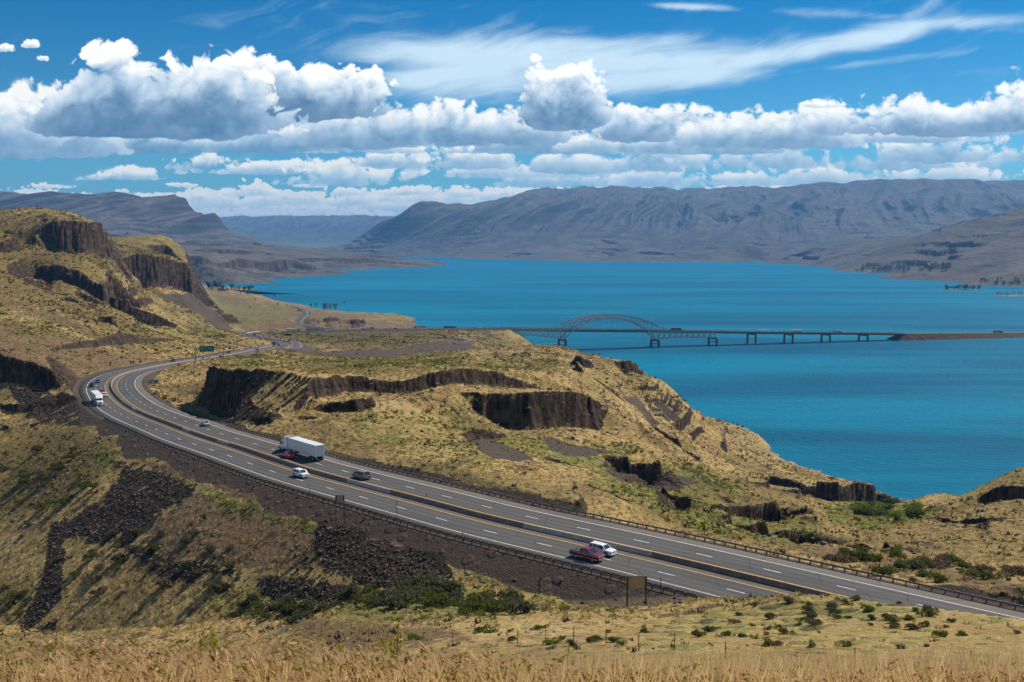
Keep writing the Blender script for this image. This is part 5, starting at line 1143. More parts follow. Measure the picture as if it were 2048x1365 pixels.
# gantry
gp, ga, gi = lane_at(449, 723.5, 16.4); gl, _, _ = lane_at(392, 723, .0)
g = empty('sign_gantry', (gp.x, gp.y, gp.z)); tag(g, 'steel sign gantry with two green boards spanning the distant far carriageway', 'sign gantry'); Wd = gp.x - gl.x
for x in (0, -Wd): MB().tube((x, gl.y - gp.y if x else 0, -1.5), (x, gl.y - gp.y if x else 0, 8.6), .32, .28, 10).build('post', M_pole, g)
MB().bar((0, 0, 8.4), (-Wd, gl.y - gp.y, 8.4), .35).bar((0, 0, 7.5), (-Wd, gl.y - gp.y, 7.5), .2).build('crossbeam', M_pole, g)
for f, w, h in ((.72, 4.8, 4.0), (.46, 5.4, 4.0)):
    pn = MB().box((-Wd * f, (gl.y - gp.y) * f - .45, 7.9), (w, .12, h)).build('sign_board', M_green, g, bevel=.05)
    e = MB()
    for sx in (-1, 1): e.box((-Wd * f + sx * (w / 2 - .09), (gl.y - gp.y) * f - .52, 7.9), (.10, .02, h - .2))
    for sz in (-1, 1): e.box((-Wd * f, (gl.y - gp.y) * f - .52, 7.9 + sz * (h / 2 - .09)), (w - .2, .02, .10))
    for (bx_, bzz, bw, bh) in ((-.8, .7, 1.7, .42), (.9, .7, 1.0, .42), (-.5, -.3, 2.2, .36), (1.2, -.9, .5, .5)): e.box((-Wd * f + bx_, (gl.y - gp.y) * f - .52, 7.9 + bzz), (bw, .02, bh))
    e.build('lettering', M_line, pn)
def post_sign(name, px, py, w, h, zc_, mat, label, cat, posts=1, rz=0.0, gap=.6, pole=M_pole, pr=.09, Y=None, group=None, diamond=False, ylo=20):
    q = at_ground(px, py, ylo) if Y is None else at(px, py, Y)
    t = empty(name, q, rz); tag(t, label, cat, group)
    top = zc_ + h / 2
    for k in range(posts):
        x = (k - (posts - 1) / 2) * gap * w if posts > 1 else 0; MB().box((x, .10, (top - 1.0) / 2), (pr * 1.6, pr * 1.6, top + 1.0)).build('post', pole, t)
    if diamond: MB().box((0, 0, zc_), (w, .05, w), M=Matrix.Rotation(math.pi / 4, 3, 'Y')).build('sign_board', mat, t)
    else: sign_panel('sign_board', t, w, h, zc_, mat)
    return t, q
t, q = post_sign('road_sign', 306, 776, 3.6, 1.7, 2.6, M_green, 'small green road sign standing on the grass inside the bend', 'road sign', 2)
sb = [c for c in children(t) if c.name.startswith('sign_board')][0]
MB().box((-.3, -.045, 2.85), (2.4, .02, .30)).box((.2, -.045, 2.3), (1.7, .02, .30)).build('lettering', M_line, sb)
post_sign('warning_sign', 358, 740, 1.7, 1.7, 2.6, M_amber, 'orange diamond warning sign at the start of the distant inner guardrail', 'road sign', diamond=True)
post_sign('warning_sign', 515, 708, 2.2, 2.2, 3.6, M_amber, 'amber diamond warning sign on the verge right of the gantry', 'road sign', diamond=True)
p, a, i = lane_at(548, 692, .0); t, _ = post_sign('road_sign', 0, 0, 2.6, 3.2, 2.8, M_green, 'square green sign over the median on the far straight', 'road sign', 1, Y=1.0); t.location = p
p, a, i = lane_at(559, 688, 0.0)
v = empty('message_sign', p); tag(v, 'black electronic message sign on a thin gantry beyond the S curve', 'message sign')
MB().tube((0, 0, -1), (0, 0, 8.6), .25).tube((13.5, 0, -4), (13.5, 0, 8.6), .25).build('post', M_pole, v); MB().bar((0, 0, 8.2), (13.5, 0, 8.2), .3).build('crossbeam', M_pole, v)
MB().box((9.2, -.5, 7.4), (5.6, .6, 2.4)).build('display', M_black, v, bevel=.05); MB().box((4.9, -.5, 7.4), (2.4, .3, 2.2)).build('amber_panel', paint('dim_amber_panel', (.22, .12, .01), .6), v)
# near sign backs
def sign_back(px0, py0, px1, py1, ptop, pbot, Y, label):
    a = Vector(at(px0, ptop, Y)); b = Vector(at(px1, ptop - (py0 - py1), Y - .3)); w = (b - a).length * 1.12; top = a.z; q = Vector(at((px0 + px1) / 2, (py0 + py1) / 2, Y))
    gz = ground(q.x, q.y); t = empty('road_sign', (q.x, q.y, gz)); tag(t, label, 'road sign'); bot = at(px0, pbot, Y)[2]
    MB().box((0, 0, (top + bot) / 2 - gz), (w, .05, top - bot)).build('sign_board', M_ply, t)
    MB().box((0, .0, top - gz + .04), (w + .06, .10, .07)).build('top_rail', M_pole, t)
    for s in (-1, 1): 
        x = s * (b - a).length / 2; MB().box((x, -.12, (top - gz - 1.5) / 2), (.16, .16, top - gz + 1.5)).build('post', M_dkpole, t)
        MB().box((x, -.06, top - gz - .35), (.30, .06, .06)).box((x, -.06, bot - gz + .35), (.30, .06, .06)).build('bracket', M_dkpole, t)
    return t
sign_back(1254, 1220, 1291, 1214, 1153, 1178, 112, 'large blank sign back on two dark posts at the crest of the tan hill')
sign_back(673, 1026, 688, 1024, 991, 1003, 186, 'small blank sign back on two posts behind the near guardrail')
for px, py, h, lab in ((792, 1050, 4.3, 'thin dark pole standing at the near guardrail right of the small sign back'), (1315, 1190, 2.2, 'short marker stake beside the guardrail right of the large sign back'), (926, 1085, 1.6, 'short marker stake in the middle of the near guardrail'), (618, 1000, 1.7, 'short marker stake left of the small sign back')):
    p, a, i = lane_at(px, py, -13.3); t = empty('marker_post', p); tag(t, lab, 'post'); MB().box((0, 0, h / 2 - .3), (.10, .10, h + .6), taper=.8).build('post', M_dkpole, t); MB().box((0, -.06, h - .25), (.14, .03, .4)).build('reflector', M_pole, t)
p, a, i = lane_at(1080, 1008, 14.2); t = empty('milepost', p); tag(t, 'narrow green milepost above the lake side guardrail', 'milepost'); MB().box((0, 0, .7), (.07, .07, 2.0)).build('post', M_pole, t); MB().box((0, -.06, 1.75), (.30, .03, 1.1)).build('sign_board', M_green, t)
for px, py, lab in ((221, 738, 'small dark sign back left of the pair on the hillside above the bend'), (262, 735, 'left one of the paired dark sign backs above the bend'), (267, 735, 'right one of the paired dark sign backs above the bend')):
    post_sign('road_sign', px, py, .9, 1.7, 2.9, M_dkpole, lab, 'road sign', pole=M_dkpole, ylo=300)
# lamp posts round the junction
def lamp_post():
    t = empty('street_lamp'); MB().tube((0, 0, -.5), (0, 0, 13.5), .16, .10, 8).build('pole', M_pole, t); MB().tube((0, 0, 13.3), (2.2, 0, 13.8), .07, .06, 6).build('arm', M_pole, t); MB().box((2.5, 0, 13.75), (.9, .35, .2), taper=.8).build('lamp_head', M_pole, t, bevel=.03); return t
lp = lamp_post(); lk = {}
for o in bpy.data.objects:
    if o.parent: lk.setdefault(o.parent.name, []).append(o)
LP = [(467, 703, 'left of the straight beyond the gantry'), (492, 697, 'on the hillside right of the first lamp beyond the gantry'), (511, 710, 'on the near verge beside the amber diamond sign'), (553, 709, 'right of the amber diamond sign'), (592, 691, 'right of the S curve'), (600, 680, 'behind the S curve next to the message sign'), (540, 664, 'beyond the far hairpin'), (519, 660, 'furthest left beyond the hairpin'), (670, 693, 'beside the ramp near its silver car'), (768, 693, 'beside the ramp embankment'), (600, 668, 'beside the main line before the overpass'), (577, 655, 'at the mouth of the local road')]
for k, (px, py, lab) in enumerate(LP):
    q = hit(px, py, 600, 2500)
    if q is None: continue
    o = lp if k == 0 else copy_tree(lp, lk); o.location = q; o.rotation_euler = (0, 0, k * 1.3); tag(o, 'tall thin street lamp ' + lab, 'street lamp', 'street lamps around the junction')
# ---------------------------------------------------------------- wire fence
fp = [(539, 1246), (567, 1248), (600, 1250), (651, 1256), (703, 1264), (737, 1276), (776, 1286), (905, 1292), (1035, 1292), (1091, 1281), (1147, 1286), (1212, 1294), (1277, 1304), (1349, 1302), (1450, 1325), (1708, 1341), (1940, 1347)]
fq = [q for q in (hit(a, b, 30, 230) for a, b in fp) if q]
fe = empty('wire_fence', fq[0]); tag(fe, 'thin wire fence on steel stakes crossing the dry slope in front', 'fence')
def fpar(o): o.parent = fe; o.matrix_parent_inverse = Matrix.Translation(-fe.location); return o
m = MB()
for k, q in enumerate(fq):
    hgt = 1.35; fpar(MB().box((q[0], q[1], q[2] + hgt / 2 - .2), (.055, .055, hgt + .4)).build('post', M_dkpole))
for a, b in zip(fq[:-1], fq[1:]):
    if (Vector(a) - Vector(b)).length > 60: continue
    for hh in (.4, .8, 1.2): m.bar((a[0], a[1], a[2] + hh), (b[0], b[1], b[2] + hh), .008)
fpar(m.build('wire', M_dkpole))
# ---------------------------------------------------------------- shrubs
rng = np.random.default_rng(11)
def leafm(name, c0, c1, trans=.5):
    def bld(t, b, o):
        g = t.new('ShaderNodeNewGeometry'); r = t.new('ShaderNodeObjectInfo').outputs['Random']
        n = t.noise(g.outputs['Position'], 2.5, 4, .6); f = t.m('FRACT', t.add(t.mul(g.outputs['Random Per Island'], .7), t.mul(n, .5)))
        t.put(b.inputs['Base Color'], t.mix(f, c0, c1)); b.inputs['Roughness'].default_value = .8; b.inputs['Specular IOR Level'].default_value = .10
        if trans:
            cl = b.inputs['Base Color'].links[0].from_socket; tr = t.new('ShaderNodeBsdfTranslucent'); t.put(tr.inputs[0], cl)
            mx = t.new('ShaderNodeMixShader'); mx.inputs[0].default_value = trans; t.l.new(b.outputs[0], mx.inputs[1]); t.l.new(tr.outputs[0], mx.inputs[2]); t.l.new(mx.outputs[0], o.inputs[0])
    return material(name, bld)
M_sage = leafm('sagebrush_leaves', (.045, .050, .024), (.135, .14, .075)); M_olive = leafm('green_shrub_leaves', (.035, .045, .010), (.14, .15, .035)); M_dry = leafm('dry_shrub_twigs', (.07, .05, .035), (.20, .15, .09)); M_bright = leafm('fresh_green_leaves', (.06, .10, .012), (.20, .27, .04)); M_wood = paint('grey_bark', (.09, .07, .05), .9)
def shrub(seed, mat, n=520, flat=.62):
    r = np.random.default_rng(seed); t = empty('shrub')
    lobes = [(r.normal(0, .28), r.normal(0, .28), .14 + .20 * r.random(), .26 + .22 * r.random()) for _ in range(6)]
    P = []; 
    for _ in range(n):
        lx, ly, lz, lr = lobes[r.integers(6)]; d = r.normal(size=3); d /= np.linalg.norm(d); d[2] = abs(d[2]) * 1.05 - .2 ; rad = lr * (.55 + .5 * r.random())
        P.append((lx + d[0] * rad, ly + d[1] * rad, max(.02, (lz + d[2] * rad) * flat * 1.3)))
    P = np.array(P); s = .055 + .05 * r.random(n); A = r.normal(size=(n, 3)); A[:, 2] = np.abs(A[:, 2]) + .3; A /= np.linalg.norm(A, axis=1)[:, None]; B = np.cross(A, r.normal(size=(n, 3))); B /= np.linalg.norm(B, axis=1)[:, None]
    V = np.stack([P - B * s[:, None] * .6, P + B * s[:, None] * .6, P + A * s[:, None] * 1.9], 1).reshape(-1, 3)
    me = npmesh('foliage', V, np.arange(3 * n).reshape(-1, 3)); link('foliage', me, t, [mat])
    m = MB()
    for lx, ly, lz, lr in lobes: m.tube((0, 0, -.1), (lx, ly, lz * .8), .03, .015, 5)
    m.build('stem', M_wood, t); return t
SH = [(shrub(1, M_sage), 'grey green sagebrush'), (shrub(2, M_sage), 'grey green sagebrush'), (shrub(3, M_olive), 'olive green shrub'), (shrub(4, M_olive), 'olive green shrub'), (shrub(5, M_dry), 'dry brown shrub'), (shrub(6, M_bright), 'fresh green shrub')]
sk = {}
for o in bpy.data.objects:
    if o.parent and o.parent.name.startswith('shrub'): sk.setdefault(o.parent.name, []).append(o)
shrub_used = set(); shrub_xy = []
def put_shrub(k, q, size, where):
    src, what = SH[k]
    o = src if k not in shrub_used else copy_tree(src, sk)
    shrub_used.add(k); o.location = (q[0], q[1], q[2] - .05 * size); o.scale = (size, size * (.85 + .3 * rng.random()), size * (.8 + .35 * rng.random())); o.rotation_euler = (0, 0, rng.random() * 6.28)
    tag(o, what + ' ' + where, 'shrub', what + 's ' + where); shrub_xy.append((q[0], q[1], size))
RG = [  # px, py, rx, ry, count, size, kinds, text
 (800, 1195, 130, 24, 46, 3.0, (0, 1, 2, 3), 'in the hollow below the gravel embankment'), (990, 1215, 90, 18, 26, 2.6, (0, 2, 3, 1), 'in the hollow below the gravel embankment'), (560, 1225, 110, 24, 26, 2.0, (0, 1, 3, 2), 'at the left end of the hollow'),
 (1720, 1222, 280, 28, 30, .95, (0, 2, 3), 'on the crest of the tan hill before the road'), (1720, 1270, 320, 34, 34, .8, (0, 2, 3, 4), 'on the slope of the tan hill'), (1130, 1280, 320, 22, 22, .9, (0, 2, 3, 5), 'around the wire fence'),
 (1900, 1145, 150, 24, 24, 2.6, (0, 2, 3, 4), 'on the flat beyond the lake side guardrail'), (1730, 1118, 100, 12, 12, 2.2, (4, 2, 3), 'on the flat beyond the lake side guardrail'), (280, 1130, 200, 80, 34, 2.3, (0, 1, 3, 4), 'on the slope of the left gully'), (100, 960, 110, 60, 20, 3.2, (0, 3, 4, 2), 'on the olive hill at the left'),
 (1780, 1025, 90, 16, 26, 5.0, (5, 5, 3), 'in the green ravine by the water'), (40, 1200, 50, 30, 8, 3.0, (3, 2, 0), 'at the bottom left of the gully')]
for px, py, rx, ry, n, size, kinds, text in RG:
    for _ in range(n):
        a = rng.random() * 6.28; r = math.sqrt(rng.random()); q = hit(px + rx * r * math.cos(a), py + ry * r * math.sin(a), 30, 900)
        if q is None: continue
        d, i = nearest(np.array([q[0]]), np.array([q[1]]), ROAD)
        if abs(d[0]) < 15: continue
        put_shrub(kinds[rng.integers(len(kinds))], q, size * (.5 + .8 * rng.random()), text)
# ---------------------------------------------------------------- tufts: low ground cover over the hillsides (one mass)
def tufts(n, name, mat, weight, size, label, ylo=70, yhi=1500, blades=7):
    i0, i1 = np.searchsorted(ys, [ylo, yhi]); vis = weight[i0:i1]
    area = (Ys[i0:i1] ** 1.25); w = (vis * area / area.mean()).ravel(); w = np.clip(w, 0, None); w /= w.sum()
    idx = rng.choice(len(w), n, p=w); b, a = np.divmod(idx, NU); b = b + i0
    x = Xb[b, a] + rng.normal(0, .4, n); y = Yb[b, a] + rng.normal(0, .4, n); z = zc2[b, a]
    s = size * (.4 + rng.random(n) ** 2 * 1.3) * np.clip((y / 220.) ** .55, .6, 3)
    V = []
    for k in range(blades):
        th = rng.random(n) * 6.28; rr = s * .55 * np.sqrt(rng.random(n)); cx = x + np.cos(th) * rr; cy = y + np.sin(th) * rr; t2 = rng.random(n) * 6.28; w2 = s * .30
        hgt = s * (.45 + .4 * rng.random(n)); lean = s * .25
        p0 = np.stack([cx - np.cos(t2) * w2, cy - np.sin(t2) * w2, z - .05], 1); p1 = np.stack([cx + np.cos(t2) * w2, cy + np.sin(t2) * w2, z - .05], 1)
        p2 = np.stack([cx + lean * np.cos(th), cy + lean * np.sin(th), z + hgt], 1); V.append(np.stack([p0, p1, p2], 1))
    V = np.concatenate(V, 0).reshape(-1, 3); me = npmesh(name, V, np.arange(len(V)).reshape(-1, 3))
    tag(link(name, me, mats=[mat]), label, 'ground cover', kind='stuff')
zc2 = Z
drd = np.full(Z.shape, 99.0, np.float32); selr = bx(ROAD, 30)
dd_, _ = nearest(Xb[selr], Yb[selr], ROAD); drd[selr] = np.abs(dd_)
for P_, h_ in ((RAMP, 6), (RAMP2, 6), (LOCAL, 8)):
    s_ = bx(P_, 20); d_, _ = nearest(Xb[s_], Yb[s_], P_); drd[s_] = np.minimum(drd[s_], np.abs(d_) + 8)
okm = (drd > 16) * (Z > 1.5) * (1 - np.clip(gravel, 0, 1)) * (1 - riprap * .9) * (1 - rock * .8)
cl_ = sst(fbm(Xb / 40, Yb / 40, 4, 700), -.25, .35); cl2 = sst(fbm(Xb / 25, Yb / 25, 4, 720), -.1, .4)
M_straw = leafm('dry_bunchgrass', (.20, .13, .045), (.50, .375, .17)); M_gt = leafm('green_bunchgrass', (.055, .07, .012), (.20, .21, .04)); M_dt = leafm('dark_low_brush', (.022, .022, .010), (.075, .062, .030))
tufts(190000, 'dry_grass', M_straw, okm * (.4 + cl_), .42, 'dry straw coloured bunchgrass over the slopes')
tufts(26000, 'green_grass', M_gt, okm * (.05 + green * 1.2) * (.2 + cl2), .55, 'green grass tufts on the lower slopes')
tufts(19000, 'low_brush', M_dt, okm * (.05 + cl2 * .8 + olive * .5) * (1 + 1.2 * (Yb > 600)), .66, 'dark low brush scattered over the hillsides')
# stones of the rocky fill
def stones(n, weight, size, label, name, mat):
    i0, i1 = np.searchsorted(ys, [90, 600]); w = (weight[i0:i1] * Ys[i0:i1] ** 1.2).ravel(); w /= w.sum(); idx = rng.choice(len(w), n, p=w); b, a = np.divmod(idx, NU); b += i0
    x = Xb[b, a] + rng.normal(0, .3, n); y = Yb[b, a] + rng.normal(0, .3, n); z = Z[b, a]; s = size * (.3 + rng.random(n) ** 5 * (2.4 if size < .5 else 1.4))
    base = np.array([(-1, -1, 0), (1, -1, 0), (1, 1, 0), (-1, 1, 0), (0, 0, 1), (0, 0, -1)], float)
    V = base[None] + rng.normal(0, .28, (n, 6, 3)); V *= s[:, None, None] * np.array([.5, .5, .45]); th = rng.random(n) * 6.28; c, sn = np.cos(th), np.sin(th)
    X_ = V[..., 0] * c[:, None] - V[..., 1] * sn[:, None] + x[:, None]; Y_ = V[..., 0] * sn[:, None] + V[..., 1] * c[:, None] + y[:, None]; Z_ = V[..., 2] + z[:, None] + s[:, None] * .1
    F0 = np.array([(0, 1, 4), (1, 2, 4), (2, 3, 4), (3, 0, 4), (1, 0, 5), (2, 1, 5), (3, 2, 5), (0, 3, 5)])
    Fa = (F0[None] + (np.arange(n) * 6)[:, None, None]).reshape(-1, 3)
    tag(link(name, npmesh(name, np.stack([X_, Y_, Z_], 2).reshape(-1, 3), Fa), mats=[mat]), label, 'stones', kind='stuff')
M_stone = leafm('basalt_rubble', (.012, .009, .007), (.15, .11, .08), 0)
stones(15000, np.clip(riprap, 0, 1) ** 1.6 + .02 * (gravel > .4) * (drd > 14), .24, 'dark broken basalt rubble below the highway', 'rubble', M_stone)
stones(5000, okm * sst(fbm(Xb / 50, Yb / 50, 4, 740), .15, .5) + rock * .5, .75, 'loose basalt boulders scattered below the ledges', 'boulders', M_stone)
# ---------------------------------------------------------------- foreground grass
def fore_grass():
    n = 30000; r = np.random.default_rng(21)
    u = r.uniform(-.62, .62, n); y = 3.4 + np.interp(u, [-.6, -.05, .08, .6], [5.6, 5.4, 3.6, 2.4]) * r.random(n) ** .8; x = u * y
    g = np.array([ground(a, b) for a, b in zip(x, y)])
    dens = fbm(x / .8, y / .8, 3, 800); h = (.13 + .26 * r.random(n) ** 3.0 + .10 * dens + .05 * fbm(x / 2.2, y / 2.2, 2, 810)) * np.interp(u, [-.6, -.1, .05, .6], [1.0, .85, .62, .5]) ; lean = (.10 + .14 * r.random(n)); th = r.normal(.2, .9, n)
    Vs, Fs, Ms = [], [], []; k = 0
    segs = 5; P = []
    for j in range(segs + 1):
        t = j / segs; P.append(np.stack([x + np.cos(th) * lean * t ** 2.0 * (1 + .0 * t), y + np.sin(th) * lean * t ** 2 * .6, g + h * (t - .22 * t ** 3)], 1))
    def strip_(A, wid, mi):
        nonlocal k
        side = np.stack([np.cos(th + 1.4), np.sin(th + 1.4) * .2, 0 * th], 1); W_ = []
        m = len(A)
        for j, p in enumerate(A): w = wid * (1 - .75 * j / (m - 1)); W_ += [p - side * w, p + side * w]
        V = np.stack(W_, 1).reshape(-1, 3); base = (np.arange(n) * 2 * m)[:, None]
        for j in range(m - 1): Fs.append(base + np.array([2 * j, 2 * j + 1, 2 * j + 3, 2 * j + 2]) + k)
        Vs.append(V); k += len(V); Ms.append(np.full(n * (m - 1), mi))
    strip_(P, .0022, 0)
    # drooping seed heads: slim spikelets hanging from the upper part
    for q in range(7):
        t0 = .68 + .32 * r.random(n); i0 = np.minimum((t0 * segs).astype(int), segs - 1); f = t0 * segs - i0; PA = np.array(P)
        b = PA[i0, np.arange(n)] * (1 - f)[:, None] + PA[i0 + 1, np.arange(n)] * f[:, None]
        a = r.normal(0, .8, n) + .2; ln = .026 + .040 * r.random(n); d = np.stack([np.cos(a) * .65, np.sin(a) * .3, -.35 - .5 * r.random(n) + .6 * (r.random(n) < .35)], 1)
        s2 = np.stack([-np.sin(a) * .0 + .35 * d[:, 2], 0 * a, -.9 * np.cos(a)], 1) ; s2 = s2 / (np.linalg.norm(s2, axis=1)[:, None] + 1e-6)
        w = (.0028 + .0045 * r.random(n))[:, None]
        V = np.stack([b, b + d * ln[:, None] * .45 + s2 * w, b + d * ln[:, None] * 1.25, b + d * ln[:, None] * .45 - s2 * w], 1).reshape(-1, 3)
        Fs.append((np.arange(n) * 4)[:, None] + np.arange(4) + k); Vs.append(V); k += len(V); Ms.append(np.where(r.random(n) + .5 * dens < (.5 if q % 2 else .3), 2, 1))
    # leaf blades at the base
    for q in range(2):
        a = r.uniform(0, 6.28, n); hh = .10 + .16 * r.random(n); bx0 = x + r.normal(0, .03, n); by0 = y + r.normal(0, .03, n)
        V = np.stack([np.stack([bx0 - .004, by0, g], 1), np.stack([bx0 + .004, by0, g], 1), np.stack([bx0 + np.cos(a) * .08, by0 + np.sin(a) * .05, g + hh], 1), np.stack([bx0 + np.cos(a) * .08 - .001, by0 + np.sin(a) * .05, g + hh], 1)], 1).reshape(-1, 3)
        Fs.append((np.arange(n) * 4)[:, None] + np.arange(4) + k); Vs.append(V); k += len(V); Ms.append(np.full(n, 0))
    me = npmesh('tall_grass', np.concatenate(Vs), np.concatenate(Fs))
    o = link('tall_grass', me, mats=[leafm('dry_stalks', (.40, .27, .11), (.80, .60, .30)), leafm('ripe_seed_heads', (.30, .15, .07), (.78, .52, .30)), leafm('olive_seed_heads', (.13, .10, .02), (.36, .27, .06))])
    me.polygons.foreach_set('material_index', np.concatenate(Ms).astype(np.int32)); me.update()
    tag(o, 'tall dry cheatgrass with drooping seed heads along the foreground', 'grass', kind='stuff')
fore_grass()
# yellow green weeds standing out of the grass
def weed(seed):
    r = np.random.default_rng(seed); t = empty('weed'); m = MB(); f = []
    for s in range(5):
        a = r.uniform(0, 6.28); b = Vector((math.cos(a) * .05, math.sin(a) * .05, 0)); tp = b + Vector((r.normal(0, .05), r.normal(0, .03), .30 + .18 * r.random())); m.tube(b, tp, .004, .002, 4)
        for _ in range(34):
            k = .45 + .55 * r.random(); f.append(b.lerp(tp, k) + Vector(r.normal(0, .014, 3)))
    m.build('stem', paint('weed_stem', (.14, .19, .03), .8), t); n = len(f); P = np.array([tuple(p) for p in f]); A = r.normal(size=(n, 3)) * .011; B = r.normal(size=(n, 3)) * .011
    link('flower', npmesh('flower', np.stack([P - A, P + B, P + A, P - B], 1).reshape(-1, 3), np.arange(4 * n).reshape(-1, 4)), t, [leafm('weed_flowers', (.22, .24, .02), (.50, .44, .05))]); return t
wd = [weed(1), weed(2)]; wk = {}
for o in bpy.data.objects:
    if o.parent and o.parent.name.startswith('weed'): wk.setdefault(o.parent.name, []).append(o)
wl = [(20, 1290), (45, 1300), (70, 1280), (110, 1285), (130, 1300), (395, 1300), (430, 1310), (300, 1305), (620, 1310), (635, 1325), (680, 1320), (765, 1300), (785, 1315), (800, 1325), (845, 1315), (870, 1310), (1000, 1330), (350, 1320), (1140, 1335)]
for k, (px, py) in enumerate(wl):
    Yw = 5.6 + (k * 37 % 10) * .15; X = float(upx(px, py)) * Yw; o = wd[k] if k < 2 else copy_tree(wd[k % 2], wk)
    o.location = (X, Yw, ground(X, Yw)); o.rotation_euler = (0, 0, k); o.scale = (.6, .6, .50 + .07 * (k % 7)); tag(o, 'yellow green flowering weed rising above the dry foreground grass', 'weed', 'flowering weeds in the foreground grass')
# ---------------------------------------------------------------- trees by the water
def tree(seed, mat, spread=.32, n=520, bare=False):
    r = np.random.default_rng(seed); t = empty('tree'); m = MB(); m.tube((0, 0, -.05), (0, 0, .45), .035, .022, 6)
    tips = []
    for _ in range(8):
        a = r.uniform(0, 6.28); z0 = .08 + .45 * r.random(); tp = (math.cos(a) * spread * (.4 + .6 * r.random()), math.sin(a) * spread * (.4 + .6 * r.random()), z0 + .15 + .35 * r.random()); m.tube((0, 0, z0 * .7), tp, .014, .004, 4); tips.append(tp)
    tips.append((0, 0, .9)); m.build('trunk', M_wood, t); P = np.array(tips)[r.integers(0, len(tips), n)] + r.normal(0, .10, (n, 3)) * np.array([spread / .32, spread / .32, 1.0]); s = (.018 if bare else .045) * (.6 + r.random(n))[:, None]
    A = r.normal(size=(n, 3)); A /= np.linalg.norm(A, axis=1)[:, None]; B = np.cross(A, r.normal(size=(n, 3))); B /= np.linalg.norm(B, axis=1)[:, None]
    link('crown', npmesh('crown', np.stack([P - A * s, P + B * s, P + A * s * (2.5 if bare else 1)], 1).reshape(-1, 3), np.arange(3 * n).reshape(-1, 3)), t, [mat]); return t
M_dk = leafm('dark_poplar_leaves', (.012, .028, .010), (.05, .075, .02)); M_gy = leafm('bare_grey_twigs', (.06, .05, .05), (.14, .11, .10))
TR = [(tree(31, M_dk, .12), 'dark narrow poplar'), (tree(32, M_olive, .34), 'rounded green tree'), (tree(33, M_bright, .34), 'bright spring green tree'), (tree(34, M_gy, .36, 700, True), 'bare grey tree'), (tree(35, M_dk, .32), 'dark rounded tree')]
tk = {}
for o in bpy.data.objects:
    if o.parent and o.parent.name.startswith('tree'): tk.setdefault(o.parent.name, []).append(o)
tu = set()
def put_tree(k, loc, h, where):
    src, what = TR[k]; o = src if k not in tu else copy_tree(src, tk); tu.add(k); o.location = loc; o.scale = (h, h, h); o.rotation_euler = (0, 0, rng.random() * 6.28); tag(o, what + ' ' + where, 'tree', what + 's ' + where)
def tloc(px, py, Y=None):
    if Y is not None: q = at(px, py, Y); return q
    q = hit(px, py, 1200, 3600); return q
lst = []
for _ in range(16): lst.append((0 if rng.random() < .7 else 4, rng.uniform(412, 440), rng.uniform(573, 580), 3000, 15, 'in the park at the lake bay'))
for _ in range(30): lst.append(((1, 4, 2, 1)[rng.integers(4)], rng.uniform(436, 510), rng.uniform(577, 584), 2900, 11, 'in the park at the lake bay'))
for _ in range(8): lst.append((3, rng.uniform(478, 500), rng.uniform(587, 590), 2750, 9, 'on the shore below the park'))
for px, py, k, hh in ((528, 593, 3, 9), (549, 597, 3, 10), (556, 613, 1, 8), (574, 614, 2, 7), (622, 615, 4, 9), (632, 616, 4, 8), (689, 618, 4, 6), (500, 616, 4, 6), (510, 602, 4, 6)): lst.append((k, px, py, None, hh, 'near the lakeside road'))
for _ in range(10): lst.append((3, rng.uniform(645, 672), rng.uniform(618, 620), 2380, 12, 'on the shore right of the lakeside road'))
lf = at(470, 583, 2950)
for k, px, py, Y, hh, w in lst:
    q = hit(px, py, 1500, 3600) if Y is None else at(px, py, Y)
    if q is None: continue
    z = max(q[2], .6); 
    if Y is not None: q = (q[0], q[1], z); 
    put_tree(k, (q[0], q[1], z - .3), hh * (.7 + .5 * rng.random()), w)
# wooded spit, islands and far shore trees
def islet(name, x0, x1, py, hgt, Yd, mat, label, pts=24):
    a = at(x0, py, Yd); b = at(x1, py, Yd); m = MB(); L = b[0] - a[0]; r1 = [] 
    for s, zz in ((1.0, -2), (.97, .4), (.8, hgt), ):
        r1.append([(a[0] + L / 2 + math.cos(t) * L / 2 * s * (1 + .08 * math.sin(t * 5)), Yd + math.sin(t) * L * .16 * s * (1 + .15 * math.sin(t * 3 + 1)), zz) for t in np.linspace(0, 2 * math.pi, pts, endpoint=False)])
    m.loft(r1); return tag(m.build(name, mat), kind='structure')
M_isl = terr_mat
isl1 = islet('island', 1884, 1970, 582, 1.6, 3620, M_isl, ''); isl2 = islet('island', 1983, 2110, 595, 2.4, 3200, M_isl, '')
islet('lake_spit', 395, 512, 584, 2.0, 2900, M_isl, '')
for _ in range(30): put_tree((1, 4, 1, 2)[rng.integers(4)], at(rng.uniform(1890, 1964), 582, 3620 + rng.uniform(-20, 20))[:2] + (1.2,), 15 * (.6 + .6 * rng.random()), 'on the small island near the right shore')
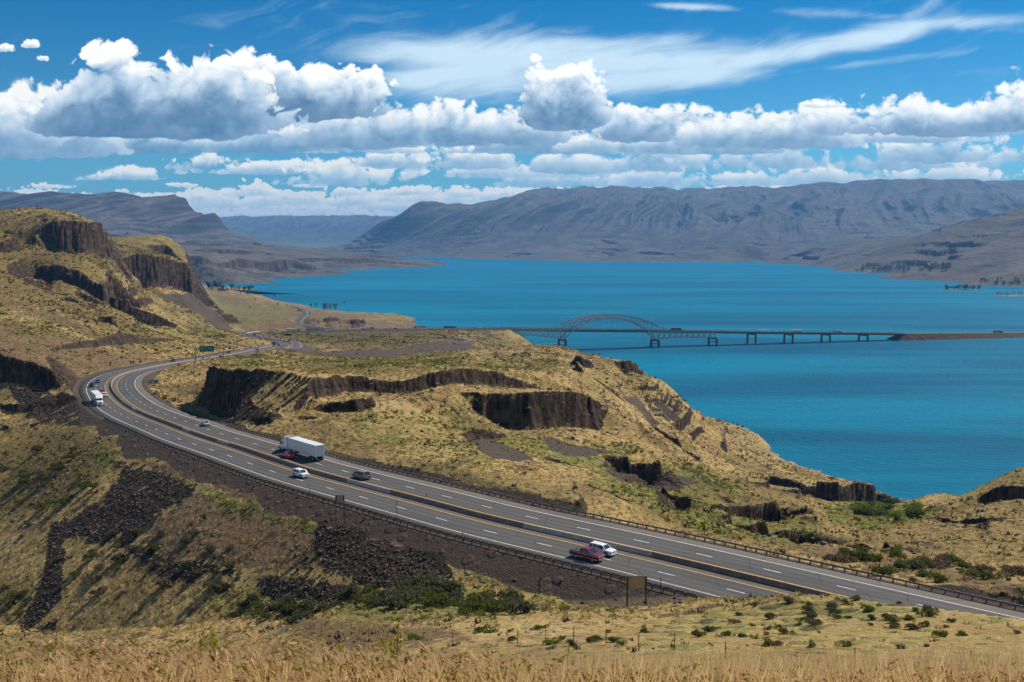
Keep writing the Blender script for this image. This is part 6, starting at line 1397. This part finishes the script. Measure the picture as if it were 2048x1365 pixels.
for _ in range(12): put_tree(3, at(rng.uniform(1988, 2048), 595, 3200 + rng.uniform(-15, 15))[:2] + (2.0,), 11 * (.6 + .6 * rng.random()), 'on the low island at the right edge')
def fground(X, Y):
    u = X / Y; iu = (u - fu[0]) / (fu[1] - fu[0]); iv = np.interp(Y, fy, np.arange(len(fy))); return float(FZ[int(iv), int(np.clip(iu, 0, len(fu) - 1))])
def fhit(px, py):
    u = float(upx(px, py)); s = float(slope(py)); c = FZ[:, int(np.clip(round((u - fu[0]) / (fu[1] - fu[0])), 0, len(fu) - 1))]; k = np.nonzero((H - s * fy <= c) & (c > .5))[0]
    return None if not len(k) else (u * fy[k[0]], fy[k[0]], float(c[k[0]]))
for _ in range(70):
    q = fhit(rng.uniform(1710, 1900), rng.uniform(533, 545))
    if q: put_tree((4, 1, 4, 0)[rng.integers(4)], q, 20 * (.6 + .7 * rng.random()), 'along the far right shore')
for _ in range(26):
    q = fhit(rng.uniform(1960, 2046), rng.uniform(562, 571))
    if q: put_tree((4, 1)[rng.integers(2)], q, 13 * (.6 + .7 * rng.random()), 'along the far right shore')
# power pylons on the far plain
def pylon():
    t = empty('power_pylon'); m = MB()
    for sx, sy in ((-1, -1), (1, -1), (1, 1), (-1, 1)): m.bar((sx * 5, sy * 5, 0), (sx * .8, sy * .8, 46), 1.1)
    m.build('tower', M_pole, t); MB().bar((-11, 0, 38), (11, 0, 38), 1.0).bar((-8, 0, 44), (8, 0, 44), 1.0).build('crossarm', M_pole, t); return t
pyl = pylon(); pk = {pyl.name: children(pyl)}
for k, (px, py) in enumerate([(1190, 498), (1240, 497), (1307, 494), (1355, 493), (1420, 489), (1500, 486), (1560, 483), (1735, 478), (1880, 470), (1075, 500), (1610, 482), (1160, 499)]):
    q = fhit(px, py)
    if q: o = pyl if k == 0 else copy_tree(pyl, pk); o.location = q; tag(o, 'tiny lattice power pylon in the line crossing the far plain', 'pylon', 'power pylons across the far plain')
for src, k_ in [(TR[i][0], i) for i in range(5)] : pass
